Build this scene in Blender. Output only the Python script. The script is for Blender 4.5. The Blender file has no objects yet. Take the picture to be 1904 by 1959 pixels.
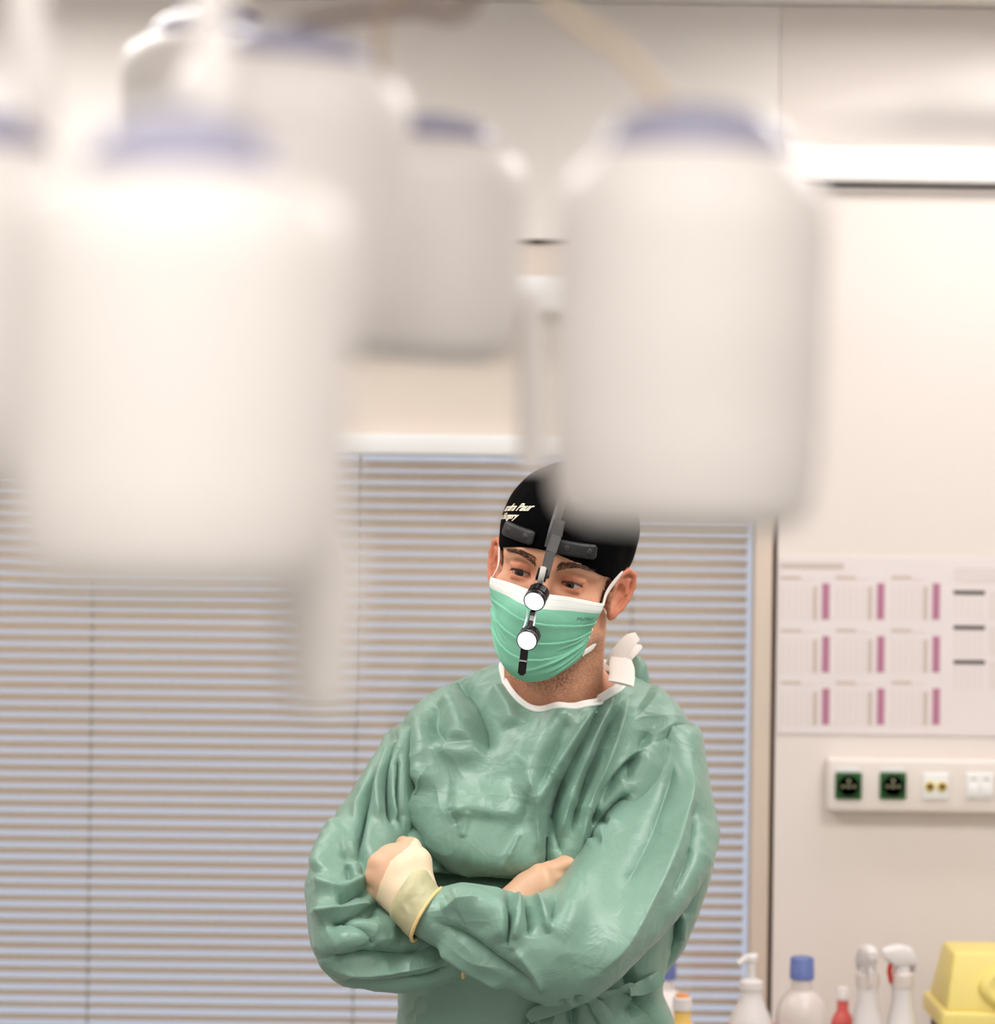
import bpy, bmesh, math, random
import numpy as np
from mathutils import Matrix, Vector

random.seed(7)
rng = np.random.RandomState(7)
scene = bpy.context.scene
COL = scene.collection

# ------------------------------------------------------------------ camera
CAM = np.array([0.0, 0.0, 1.73])
ROLL = math.radians(0.75)
FPX = 4640.0
RIGHT = np.array([math.cos(ROLL), 0, math.sin(ROLL)])
UP = np.array([-math.sin(ROLL), 0, math.cos(ROLL)])
FWD = np.array([0, 1.0, 0])
cd = bpy.data.cameras.new('camera')
cam = bpy.data.objects.new('camera', cd)
COL.objects.link(cam)
cd.sensor_fit = 'HORIZONTAL'
cd.lens = 85.0
cd.sensor_width = 85.0 * 1904 / FPX
cd.clip_start = 0.05
cd.dof.use_dof = True
cd.dof.focus_distance = 3.07
cd.dof.aperture_fstop = 2.9
cam.matrix_world = Matrix(((RIGHT[0], UP[0], -FWD[0], CAM[0]),
                           (RIGHT[1], UP[1], -FWD[1], CAM[1]),
                           (RIGHT[2], UP[2], -FWD[2], CAM[2]),
                           (0, 0, 0, 1)))
scene.camera = cam

# ------------------------------------------------------------------ world / exposure
w = bpy.data.worlds.new('overcast_sky')
scene.world = w
w.use_nodes = True
bg = w.node_tree.nodes['Background']
bg.inputs[0].default_value = (0.56, 0.605, 0.74, 1)
bg.inputs[1].default_value = 0.9
scene.view_settings.view_transform = 'Standard'
scene.view_settings.look = 'None'
scene.view_settings.exposure = 0.2
scene.view_settings.gamma = 1.0
scene.view_settings.use_curve_mapping = False
scene.cycles.use_light_tree = False
scene.cycles.caustics_reflective = False
scene.cycles.caustics_refractive = False
PANEL_STRENGTH = 10.0


def at(px, py, Y):
    """a measured photo position at distance Y, as a point in the room"""
    return CAM + RIGHT * ((px - 952.0) / FPX * Y) - UP * ((py - 979.5) / FPX * Y) + FWD * Y


# ------------------------------------------------------------------ materials
def lin(c):
    return tuple(((v / 255.0) / 12.92 if v / 255.0 <= 0.04045 else ((v / 255.0 + 0.055) / 1.055) ** 2.4) for v in c)


MATS = {}


def mat(name, rgb, rough=0.5, spec=0.5, metal=0.0, var=0.04, vscale=8.0, bump=0.0, bscale=200.0, emit=None, estr=0.0,
        sss=0.0, sheen=0.0, alpha=1.0, transmission=0.0, coat=0.0, translucent=0.0):
    m = bpy.data.materials.new(name)
    m.use_nodes = True
    nt = m.node_tree
    b = nt.nodes['Principled BSDF']
    c = lin(rgb)
    tc = nt.nodes.new('ShaderNodeTexCoord')
    if var > 0:
        n = nt.nodes.new('ShaderNodeTexNoise')
        n.inputs['Scale'].default_value = vscale
        n.inputs['Detail'].default_value = 1
        nt.links.new(tc.outputs['Object'], n.inputs['Vector'])
        r = nt.nodes.new('ShaderNodeValToRGB')
        r.color_ramp.elements[0].position = 0.3
        r.color_ramp.elements[1].position = 0.7
        r.color_ramp.elements[0].color = tuple(v * (1 - var) for v in c) + (1,)
        r.color_ramp.elements[1].color = tuple(min(1, v * (1 + var)) for v in c) + (1,)
        nt.links.new(n.outputs['Fac'], r.inputs['Fac'])
        nt.links.new(r.outputs['Color'], b.inputs['Base Color'])
    else:
        b.inputs['Base Color'].default_value = c + (1,)
    b.inputs['Roughness'].default_value = rough
    b.inputs['Specular IOR Level'].default_value = spec
    b.inputs['Metallic'].default_value = metal
    b.inputs['Coat Weight'].default_value = coat
    if sss > 0:
        b.inputs['Subsurface Weight'].default_value = sss
        b.inputs['Subsurface Radius'].default_value = (1.0, 0.35, 0.2)
        b.inputs['Subsurface Scale'].default_value = 0.008
    if sheen > 0:
        b.inputs['Sheen Weight'].default_value = sheen
    if transmission > 0:
        b.inputs['Transmission Weight'].default_value = transmission
    if emit:
        b.inputs['Emission Color'].default_value = lin(emit) + (1,)
        b.inputs['Emission Strength'].default_value = estr
    if bump > 0:
        n2 = nt.nodes.new('ShaderNodeTexNoise')
        n2.inputs['Scale'].default_value = bscale
        n2.inputs['Detail'].default_value = 4
        nt.links.new(tc.outputs['Object'], n2.inputs['Vector'])
        bp = nt.nodes.new('ShaderNodeBump')
        bp.inputs['Strength'].default_value = bump
        bp.inputs['Distance'].default_value = 0.002
        nt.links.new(n2.outputs['Fac'], bp.inputs['Height'])
        nt.links.new(bp.outputs['Normal'], b.inputs['Normal'])
    if translucent > 0:
        tr = nt.nodes.new('ShaderNodeBsdfTranslucent')
        tr.inputs[0].default_value = c + (1,)
        mxs = nt.nodes.new('ShaderNodeMixShader')
        mxs.inputs[0].default_value = translucent
        nt.links.new(b.outputs[0], mxs.inputs[1])
        nt.links.new(tr.outputs[0], mxs.inputs[2])
        nt.links.new(mxs.outputs[0], nt.nodes['Material Output'].inputs[0])
    MATS[name] = m
    return m


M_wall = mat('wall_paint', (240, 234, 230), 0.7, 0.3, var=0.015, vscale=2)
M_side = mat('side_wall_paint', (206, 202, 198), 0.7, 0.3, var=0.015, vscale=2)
M_panel = mat('wall_panel_laminate', (232, 223, 218), 0.45, 0.4, var=0.012, vscale=2)
M_beige = mat('beige_frame', (214, 198, 184), 0.5, 0.4, var=0.02)
M_lintel = mat('lintel_paint', (224, 212, 201), 0.7, 0.3, var=0.02, vscale=3)
M_white = mat('white_lacquer', (240, 240, 240), 0.35, 0.5, var=0.01)
M_ceil = mat('ceiling_paint', (240, 236, 232), 0.8, 0.2, var=0.01)
M_floor = mat('vinyl_floor', (150, 152, 150), 0.35, 0.5, var=0.06, vscale=25)
M_seam = mat('dark_seam', (70, 48, 22), 0.8, 0.1, var=0.05)
M_slat = mat('blind_slat', (252, 240, 224), 0.55, 0.3, var=0.03, vscale=4, translucent=0.6)
M_cord = mat('blind_cord', (150, 144, 142), 0.8, 0.2, var=0.05)
M_clip = mat('blind_cord_clip', (235, 236, 244), 0.6, 0.3, var=0.02)
M_counter = mat('counter_top', (226, 222, 218), 0.3, 0.5, var=0.03, vscale=40)
M_lamp = mat('lamp_white_plastic', (236, 230, 227), 0.4, 0.4, var=0.01)
M_lampcap = mat('lamp_violet_cap', (160, 160, 182), 0.3, 0.5, var=0.02)
M_lamprim = mat('lamp_violet_rim', (112, 100, 128), 0.5, 0.4, var=0.02)
M_lens = mat('lamp_lens', (236, 240, 244), 0.12, 0.6, var=0.01)
M_brass = mat('lamp_arm_tan', (206, 186, 160), 0.4, 0.5, var=0.03)
M_brown = mat('lamp_cable_brown', (120, 100, 92), 0.5, 0.4, var=0.05)
M_paper = mat('poster_paper', (232, 223, 224), 0.5, 0.4, var=0.01)
M_purple = mat('print_purple', (184, 124, 150), 0.6, 0.3, var=0.03)
M_pgrey = mat('print_grey', (208, 192, 184), 0.6, 0.3, var=0.03)
M_pline = mat('print_pale_line', (226, 216, 214), 0.6, 0.3, var=0.02)
M_pdark = mat('print_dark', (88, 80, 80), 0.6, 0.3, var=0.05)
M_green = mat('socket_green', (6, 84, 18), 0.35, 0.5, var=0.04)
M_greend = mat('socket_dark_green', (6, 46, 14), 0.4, 0.5, var=0.04)
M_pin = mat('socket_pin', (150, 150, 120), 0.4, 0.5, metal=0.3, var=0.05)
M_yellowr = mat('jack_yellow', (232, 206, 80), 0.4, 0.5, var=0.03)
M_brownj = mat('jack_brown', (110, 80, 60), 0.5, 0.4, var=0.05)
M_bottle = mat('bottle_white', (232, 226, 226), 0.35, 0.5, var=0.01, sss=0.2)
M_bottlec = mat('bottle_clear', (226, 214, 210), 0.3, 0.5, var=0.02, sss=0.2)
M_blue = mat('blue_cap', (104, 120, 180), 0.4, 0.5, var=0.03)
M_red = mat('red_plastic', (196, 44, 28), 0.4, 0.5, var=0.04)
M_pink = mat('red_bottle', (224, 100, 96), 0.35, 0.5, var=0.05)
M_yellow = mat('yellow_plastic', (240, 220, 132), 0.4, 0.4, var=0.03)
M_yelbot = mat('yellow_bottle', (242, 200, 110), 0.4, 0.4, var=0.03)
M_orange = mat('orange_cap', (236, 150, 86), 0.4, 0.4, var=0.03)
M_black = mat('black_bin', (24, 20, 14), 0.6, 0.3, var=0.05)
M_cap = mat('cap_black_cotton', (3, 3, 4), 0.9, 0.05, var=0.1, bump=0.3, bscale=900)
M_pad = mat('headband_pad', (26, 26, 28), 0.42, 0.45, var=0.1, bump=0.25, bscale=700)
M_strap = mat('headlamp_grey_plastic', (62, 60, 60), 0.45, 0.45, var=0.05)
M_dark = mat('headlamp_black_metal', (26, 22, 26), 0.25, 0.6, metal=0.4, var=0.05)
M_greyclip = mat('headlamp_grey_clip', (178, 176, 172), 0.4, 0.5, var=0.03)
M_wire = mat('headlamp_wire', (210, 216, 222), 0.25, 0.6, var=0.02)
M_led = mat('headlamp_led', (255, 255, 255), 0.2, 0.5, var=0, emit=(232, 240, 255), estr=9.0)
M_maskw = mat('mask_white', (238, 242, 238), 0.8, 0.2, var=0.02, bump=0.1, bscale=600)
M_stitch = mat('mask_stitch', (196, 208, 200), 0.8, 0.2, var=0.05)
M_pleat = mat('mask_ink', (46, 92, 80), 0.8, 0.2, var=0.05)
M_loop = mat('ear_loop_elastic', (240, 234, 228), 0.85, 0.2, var=0.02, bump=0.2, bscale=900)
M_tie = mat('white_neck_tape', (240, 230, 224), 0.85, 0.2, var=0.02, bump=0.2, bscale=500)
M_shirt = mat('white_undershirt', (242, 238, 236), 0.9, 0.1, var=0.02, bump=0.2, bscale=700)
M_glove = mat('latex_over_skin', (216, 174, 144), 0.45, 0.4, var=0.05, vscale=30, sss=0.25)
M_glovefold = mat('latex_doubled', (234, 212, 182), 0.45, 0.4, var=0.04, vscale=30, sss=0.2)
M_glovecuff = mat('latex_over_gown', (188, 184, 146), 0.42, 0.4, var=0.07, vscale=25, bump=0.25, bscale=60, sss=0.1)
M_bead = mat('latex_bead', (240, 204, 140), 0.4, 0.5, var=0.03)
M_hair = mat('dark_brown_hair', (70, 46, 34), 0.6, 0.3, var=0.15)
M_sclera = mat('sclera', (214, 200, 192), 0.15, 0.6, var=0.04, vscale=200)
M_iris = mat('iris_grey_blue', (52, 58, 60), 0.1, 0.6, var=0.2, vscale=600)
M_pupil = mat('pupil', (6, 6, 6), 0.05, 0.7, var=0)
M_shoe = mat('white_clog', (226, 226, 224), 0.5, 0.4, var=0.02)
M_thread = mat('embroidery_thread', (250, 240, 218), 0.7, 0.3, var=0.03)
M_panel_l = mat('light_panel_diffuser', (250, 248, 244), 0.5, 0.3, var=0, emit=(255, 250, 245), estr=PANEL_STRENGTH)
M_steel = mat('brushed_steel', (190, 190, 190), 0.3, 0.5, metal=0.8, var=0.04)
M_door = mat('cabinet_laminate', (226, 220, 214), 0.4, 0.4, var=0.02)


def gown_mat(name, rgb, rough, fine=0.25):
    m = bpy.data.materials.new(name)
    m.use_nodes = True
    nt = m.node_tree
    b = nt.nodes['Principled BSDF']
    c = lin(rgb)
    tc = nt.nodes.new('ShaderNodeTexCoord')
    n = nt.nodes.new('ShaderNodeTexNoise')
    n.inputs['Scale'].default_value = 7
    n.inputs['Detail'].default_value = 4
    nt.links.new(tc.outputs['Object'], n.inputs['Vector'])
    r = nt.nodes.new('ShaderNodeValToRGB')
    r.color_ramp.elements[0].position = 0.3
    r.color_ramp.elements[1].position = 0.72
    r.color_ramp.elements[0].color = tuple(v * 0.93 for v in c) + (1,)
    r.color_ramp.elements[1].color = tuple(v * 1.06 for v in c) + (1,)
    nt.links.new(n.outputs['Fac'], r.inputs['Fac'])
    nt.links.new(r.outputs['Color'], b.inputs['Base Color'])
    b.inputs['Roughness'].default_value = rough
    b.inputs['Specular IOR Level'].default_value = 0.6
    b.inputs['Sheen Weight'].default_value = 0.1
    # crumple relief: faceted creases plus weave grain
    v = nt.nodes.new('ShaderNodeTexNoise')
    v.inputs['Scale'].default_value = 26
    v.inputs['Detail'].default_value = 5
    v.inputs['Distortion'].default_value = 1.2
    nt.links.new(tc.outputs['Object'], v.inputs['Vector'])
    g = nt.nodes.new('ShaderNodeTexNoise')
    g.inputs['Scale'].default_value = 900
    nt.links.new(tc.outputs['Object'], g.inputs['Vector'])
    mx = nt.nodes.new('ShaderNodeMath')
    mx.operation = 'MULTIPLY_ADD'
    mx.inputs[1].default_value = 0.05
    nt.links.new(g.outputs['Fac'], mx.inputs[0])
    nt.links.new(v.outputs['Fac'], mx.inputs[2])
    bp = nt.nodes.new('ShaderNodeBump')
    bp.inputs['Strength'].default_value = fine
    bp.inputs['Distance'].default_value = 0.006
    nt.links.new(mx.outputs[0], bp.inputs['Height'])
    nt.links.new(bp.outputs['Normal'], b.inputs['Normal'])
    return m


M_gown = gown_mat('gown_green_nonwoven', (121, 157, 141), 0.38, .45)
M_gown2 = gown_mat('scrub_green_cotton', (76, 134, 116), 0.8)
M_maskg = mat('mask_green', (134, 202, 174), 0.75, 0.2, var=0.06, vscale=25, bump=0.25, bscale=90)


def skin_mat():
    m = bpy.data.materials.new('skin')
    m.use_nodes = True
    nt = m.node_tree
    b = nt.nodes['Principled BSDF']
    tc = nt.nodes.new('ShaderNodeTexCoord')
    n = nt.nodes.new('ShaderNodeTexNoise')
    n.inputs['Scale'].default_value = 40
    n.inputs['Detail'].default_value = 4
    nt.links.new(tc.outputs['Object'], n.inputs['Vector'])
    r = nt.nodes.new('ShaderNodeValToRGB')
    r.color_ramp.elements[0].position = 0.3
    r.color_ramp.elements[1].position = 0.72
    r.color_ramp.elements[0].color = lin((204, 148, 118)) + (1,)
    r.color_ramp.elements[1].color = lin((218, 164, 134)) + (1,)
    nt.links.new(n.outputs['Fac'], r.inputs['Fac'])
    at_ = nt.nodes.new('ShaderNodeAttribute')
    at_.attribute_name = 'redness'
    mr = nt.nodes.new('ShaderNodeMix')
    mr.data_type = 'RGBA'
    mr.inputs[7].default_value = lin((206, 112, 84)) + (1,)
    nt.links.new(at_.outputs['Fac'], mr.inputs[0])
    nt.links.new(r.outputs['Color'], mr.inputs[6])
    # beard stubble: dark specks on jaw and neck
    st = nt.nodes.new('ShaderNodeAttribute')
    st.attribute_name = 'stubble'
    sn = nt.nodes.new('ShaderNodeTexNoise')
    sn.inputs['Scale'].default_value = 420
    sn.inputs['Detail'].default_value = 3
    nt.links.new(tc.outputs['Object'], sn.inputs['Vector'])
    sr = nt.nodes.new('ShaderNodeValToRGB')
    sr.color_ramp.elements[0].position = 0.42
    sr.color_ramp.elements[1].position = 0.62
    nt.links.new(sn.outputs['Fac'], sr.inputs['Fac'])
    mu = nt.nodes.new('ShaderNodeMath')
    mu.operation = 'MULTIPLY'
    nt.links.new(sr.outputs['Color'], mu.inputs[0])
    nt.links.new(st.outputs['Fac'], mu.inputs[1])
    ms = nt.nodes.new('ShaderNodeMix')
    ms.data_type = 'RGBA'
    ms.inputs[7].default_value = lin((88, 56, 44)) + (1,)
    nt.links.new(mu.outputs[0], ms.inputs[0])
    nt.links.new(mr.outputs[2], ms.inputs[6])
    nt.links.new(ms.outputs[2], b.inputs['Base Color'])
    b.inputs['Roughness'].default_value = 0.5
    b.inputs['Specular IOR Level'].default_value = 0.4
    b.inputs['Subsurface Weight'].default_value = 0.25
    b.inputs['Subsurface Radius'].default_value = (1.0, 0.35, 0.2)
    b.inputs['Subsurface Scale'].default_value = 0.006
    n2 = nt.nodes.new('ShaderNodeTexNoise')
    n2.inputs['Scale'].default_value = 500
    nt.links.new(tc.outputs['Object'], n2.inputs['Vector'])
    bp = nt.nodes.new('ShaderNodeBump')
    bp.inputs['Strength'].default_value = 0.08
    bp.inputs['Distance'].default_value = 0.001
    nt.links.new(n2.outputs['Fac'], bp.inputs['Height'])
    nt.links.new(bp.outputs['Normal'], b.inputs['Normal'])
    return m


M_skin = skin_mat()


def glass_mat():
    m = bpy.data.materials.new('window_glass')
    m.use_nodes = True
    nt = m.node_tree
    nt.nodes.remove(nt.nodes['Principled BSDF'])
    out = nt.nodes['Material Output']
    t = nt.nodes.new('ShaderNodeBsdfTransparent')
    t.inputs[0].default_value = (0.97, 0.98, 0.98, 1)
    g = nt.nodes.new('ShaderNodeBsdfGlossy')
    g.inputs['Roughness'].default_value = 0.01
    mx = nt.nodes.new('ShaderNodeMixShader')
    mx.inputs[0].default_value = 0.07
    nt.links.new(t.outputs[0], mx.inputs[1])
    nt.links.new(g.outputs[0], mx.inputs[2])
    nt.links.new(mx.outputs[0], out.inputs[0])
    return m


M_glass = glass_mat()


# ------------------------------------------------------------------ object helpers
def link(o, parent=None):
    COL.objects.link(o)
    if parent is not None:
        o.parent = parent
        wm = Matrix.Identity(4)
        p = parent
        while p is not None:
            wm = p.matrix_basis @ wm if p.parent is None else p.matrix_parent_inverse @ p.matrix_basis @ wm
            p = p.parent
        o.matrix_parent_inverse = wm.inverted()
    return o


def obj(name, V, F, m, parent=None, smooth=True, mats=None, fm=None):
    """one mesh object from world-space vertices; its origin is moved to the centre of its base"""
    V = np.asarray(V, dtype=float)
    org = np.array([0.5 * (V[:, 0].min() + V[:, 0].max()), 0.5 * (V[:, 1].min() + V[:, 1].max()), V[:, 2].min()])
    me = bpy.data.meshes.new(name)
    me.from_pydata((V - org).tolist(), [], F if isinstance(F, list) else F.tolist())
    for mm in ([m] if mats is None else mats):
        me.materials.append(mm)
    if fm is not None:
        me.polygons.foreach_set('material_index', np.asarray(fm, dtype=np.int32))
    me.polygons.foreach_set('use_smooth', np.full(len(me.polygons), smooth, dtype=bool))
    me.update()
    o = bpy.data.objects.new(name, me)
    o.location = org
    link(o, parent)
    return o


def fixnormals(o):
    bm = bmesh.new()
    bm.from_mesh(o.data)
    bmesh.ops.recalc_face_normals(bm, faces=bm.faces)
    bm.to_mesh(o.data)
    bm.free()


def tag(o, label=None, cat=None, group=None, kind=None):
    if label:
        o['label'] = label
    if cat:
        o['category'] = cat
    if group:
        o['group'] = group
    if kind:
        o['kind'] = kind
    return o


def empty(name, loc, label=None, cat=None, group=None):
    o = bpy.data.objects.new(name, None)
    o.empty_display_size = 0.05
    o.location = loc
    COL.objects.link(o)
    return tag(o, label, cat, group)


class Geo:
    def __init__(self):
        self.V = []
        self.F = []
        self.M = []

    def add(self, V, F, mi=0):
        n = len(self.V)
        self.V.extend([tuple(v) for v in V])
        self.F.extend([tuple(int(i) + n for i in f) for f in F])
        self.M.extend([mi] * len(F))
        return self

    def box(self, lo, hi, mi=0, bev=0.0):
        if bev <= 0:
            x0, y0, z0 = lo
            x1, y1, z1 = hi
            V = [(x0, y0, z0), (x1, y0, z0), (x1, y1, z0), (x0, y1, z0), (x0, y0, z1), (x1, y0, z1), (x1, y1, z1), (x0, y1, z1)]
            F = [(0, 3, 2, 1), (4, 5, 6, 7), (0, 1, 5, 4), (1, 2, 6, 5), (2, 3, 7, 6), (3, 0, 4, 7)]
            return self.add(V, F, mi)
        bm = bmesh.new()
        bmesh.ops.create_cube(bm, size=1.0)
        for v in bm.verts:
            v.co = Vector([(lo[i] + hi[i]) / 2 + v.co[i] * (hi[i] - lo[i]) for i in range(3)])
        bmesh.ops.bevel(bm, geom=list(bm.edges) + list(bm.verts), offset=bev, segments=3, affect='EDGES', profile=0.5)
        bm.verts.ensure_lookup_table()
        V = [tuple(v.co) for v in bm.verts]
        F = [tuple(v.index for v in f.verts) for f in bm.faces]
        bm.free()
        return self.add(V, F, mi)

    def lathe(self, prof, c=(0, 0, 0), n=32, mi=0, axis=None):
        """prof: list of (r, h); revolve about axis through c"""
        ax = np.array([0, 0, 1.0]) if axis is None else np.array(axis, float) / np.linalg.norm(axis)
        t = np.array([1.0, 0, 0]) if abs(ax[0]) < 0.9 else np.array([0, 1.0, 0])
        e1 = np.cross(ax, t)
        e1 /= np.linalg.norm(e1)
        e2 = np.cross(ax, e1)
        V = []
        for r, h in prof:
            for k in range(n):
                a = 2 * math.pi * k / n
                V.append(np.array(c) + ax * h + (e1 * math.cos(a) + e2 * math.sin(a)) * r)
        F = []
        for i in range(len(prof) - 1):
            for k in range(n):
                k2 = (k + 1) % n
                F.append((i * n + k, i * n + k2, (i + 1) * n + k2, (i + 1) * n + k))
        F.append(tuple(range(n - 1, -1, -1)))
        F.append(tuple((len(prof) - 1) * n + k for k in range(n)))
        return self.add(V, F, mi)

    def tube(self, pts, rad, n=10, mi=0, flat=1.0, up=None, sub=0):
        pts = np.asarray(pts, float)
        if sub:
            pts = spline(pts, sub)
        K = len(pts)
        rad = np.interp(np.linspace(0, 1, K), np.linspace(0, 1, len(np.atleast_1d(rad))), np.atleast_1d(rad))
        tg = np.gradient(pts, axis=0)
        tg /= np.linalg.norm(tg, axis=1)[:, None]
        u = np.array([0, 0, 1.0]) if up is None else np.array(up, float)
        if abs(np.dot(u, tg[0])) > 0.95:
            u = np.array([1.0, 0, 0])
        V = []
        for i in range(K):
            u = u - tg[i] * np.dot(u, tg[i])
            u /= np.linalg.norm(u)
            s = np.cross(tg[i], u)
            for k in range(n):
                a = 2 * math.pi * k / n
                V.append(pts[i] + (u * math.cos(a) * flat + s * math.sin(a)) * rad[i])
        F = []
        for i in range(K - 1):
            for k in range(n):
                k2 = (k + 1) % n
                F.append((i * n + k, i * n + k2, (i + 1) * n + k2, (i + 1) * n + k))
        F.append(tuple(range(n - 1, -1, -1)))
        F.append(tuple((K - 1) * n + k for k in range(n)))
        return self.add(V, F, mi)

    def build(self, name, m, parent=None, smooth=True):
        mats = m if isinstance(m, list) else [m]
        o = obj(name, self.V, self.F, None, parent, smooth, mats, self.M)
        fixnormals(o)
        if smooth:
            o.data.set_sharp_from_angle(angle=math.radians(42))
        return o


def spline(P, n):
    """Catmull-Rom through the rows of P, n samples in all"""
    P = np.asarray(P, float)
    K = len(P)
    Q = np.concatenate([2 * P[:1] - P[1:2], P, 2 * P[-1:] - P[-2:-1]])
    s = np.linspace(0, K - 1, n)
    i = np.minimum(s.astype(int), K - 2)
    t = (s - i).reshape((-1,) + (1,) * (P.ndim - 1))
    a, b, c, d = Q[i], Q[i + 1], Q[i + 2], Q[i + 3]
    return 0.5 * (2 * b + (c - a) * t + (2 * a - 5 * b + 4 * c - d) * t ** 2 + (3 * b - a - 3 * c + d) * t ** 3)


# ------------------------------------------------------------------ signed-distance sculpting
def ell(X, Y, Z, c, r):
    c = [float(v) for v in c]
    r = [float(v) for v in r]
    x, y, z = (X - c[0]) / r[0], (Y - c[1]) / r[1], (Z - c[2]) / r[2]
    k0 = np.sqrt(x * x + y * y + z * z) + 1e-6
    k1 = np.sqrt((x / r[0]) ** 2 + (y / r[1]) ** 2 + (z / r[2]) ** 2) + 1e-9
    return k0 * (k0 - 1) / k1


def rcone(X, Y, Z, a, b, ra, rb):
    a = np.asarray(a, float)
    b = np.asarray(b, float)
    d = b - a
    dd_ = float(np.dot(d, d))
    a, d = [float(v) for v in a], [float(v) for v in d]
    ra, rb = float(ra), float(rb)
    t = np.clip(((X - a[0]) * d[0] + (Y - a[1]) * d[1] + (Z - a[2]) * d[2]) / dd_, 0, 1)
    return np.sqrt((X - a[0] - t * d[0]) ** 2 + (Y - a[1] - t * d[1]) ** 2 + (Z - a[2] - t * d[2]) ** 2) - (ra + t * (rb - ra))


def smin(a, b, k):
    h = np.clip(0.5 + 0.5 * (b - a) / k, 0, 1)
    return b * (1 - h) + a * h - k * h * (1 - h)


def smax(a, b, k):
    return -smin(-a, -b, k)


def local(d, X, Y, Z, lo, hi, fn):
    """apply fn only inside a box when d is a full grid"""
    if np.ndim(d) != 3:
        return fn(d, X, Y, Z)
    s = []
    for A, l, h in ((X, lo[0], hi[0]), (Y, lo[1], hi[1]), (Z, lo[2], hi[2])):
        v = A.ravel()
        s.append(slice(int(np.searchsorted(v, l)), int(np.searchsorted(v, h))))
    if any(q.stop <= q.start for q in s):
        return d
    d[s[0], s[1], s[2]] = fn(d[s[0], s[1], s[2]], X[s[0]], Y[:, s[1]], Z[:, :, s[2]])
    return d


def march(P, D, f, off=0.0, damp=.85, n=36):
    """walk points P along directions D until f = off"""
    P = np.array(P, float)
    D = np.broadcast_to(np.asarray(D, float), P.shape)
    for _ in range(n):
        dd = np.maximum(f(P[:, 0], P[:, 1], P[:, 2]) - off, 0)
        P = P + D * (dd * damp)[:, None]
    return P


def surfnet(f, lo, hi, h):
    ax = [np.arange(lo[i], hi[i] + h, h).astype(np.float32) for i in range(3)]
    D = f(ax[0][:, None, None], ax[1][None, :, None], ax[2][None, None, :]).astype(np.float32)
    S = D < 0
    nx, ny, nz = D.shape
    cnt = np.zeros((nx - 1, ny - 1, nz - 1), np.int8)
    for i in (0, 1):
        for j in (0, 1):
            for k in (0, 1):
                cnt += S[i:nx - 1 + i, j:ny - 1 + j, k:nz - 1 + k]
    cells = np.argwhere((cnt > 0) & (cnt < 8))
    idx = -np.ones(cnt.shape, np.int64)
    idx[tuple(cells.T)] = np.arange(len(cells))
    acc = np.zeros((len(cells), 3))
    num = np.zeros(len(cells))
    for a in range(3):
        o1, o2 = [x for x in range(3) if x != a]
        for p in (0, 1):
            for q in (0, 1):
                A = cells.copy()
                A[:, o1] += p
                A[:, o2] += q
                B = A.copy()
                B[:, a] += 1
                da = D[tuple(A.T)]
                db = D[tuple(B.T)]
                mk = (da < 0) != (db < 0)
                t = np.where(mk, da / np.where(mk, da - db, 1), 0)
                pt = A.astype(float)
                pt[:, a] += t
                acc[mk] += pt[mk]
                num[mk] += 1
    V = acc / num[:, None] * h + np.array([a[0] for a in ax])
    quads = []
    for a in range(3):
        sl1 = [slice(None)] * 3
        sl2 = [slice(None)] * 3
        sl1[a] = slice(0, -1)
        sl2[a] = slice(1, None)
        E = np.argwhere(S[tuple(sl1)] != S[tuple(sl2)])
        o1, o2 = (a + 1) % 3, (a + 2) % 3
        ok = (E[:, o1] > 0) & (E[:, o2] > 0) & (E[:, o1] < D.shape[o1] - 1) & (E[:, o2] < D.shape[o2] - 1)
        E = E[ok]
        ins = S[tuple(E.T)]

        def cid(d1, d2):
            c = E.copy()
            c[:, o1] -= d1
            c[:, o2] -= d2
            return idx[tuple(c.T)]
        q = np.stack([cid(1, 1), cid(0, 1), cid(0, 0), cid(1, 0)], 1)
        q[~ins] = q[~ins][:, ::-1]
        quads.append(q)
    return V, np.concatenate(quads)


def vnoise(P, seed=0):
    """smooth lattice noise in -1..1 at points P (N,3)"""
    P = np.asarray(P, float)
    I = np.floor(P).astype(np.int64)
    f = P - I
    f = f * f * (3 - 2 * f)

    def hsh(i, j, k):
        n = (i * 374761393 + j * 668265263 + k * 2147483647 + seed * 974711) & 0x7fffffff
        n = ((n ^ (n >> 13)) * 1274126177) & 0x7fffffff
        return (n ^ (n >> 16)) / 0x3fffffff - 1.0
    r = 0
    for a in (0, 1):
        for b in (0, 1):
            for c in (0, 1):
                wgt = (f[:, 0] if a else 1 - f[:, 0]) * (f[:, 1] if b else 1 - f[:, 1]) * (f[:, 2] if c else 1 - f[:, 2])
                r = r + wgt * hsh(I[:, 0] + a, I[:, 1] + b, I[:, 2] + c)
    return r


# ================================================================== ROOM
YW = 4.20           # back wall face
WX0, WX1 = -1.25, at(1438, 1400, YW)[0]     # window opening
WZ0, WZ1 = 0.62, at(830, 832, YW)[2]
RX0, RX1, RY0, RZ1 = -2.4, 2.4, -1.6, 2.613

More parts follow.
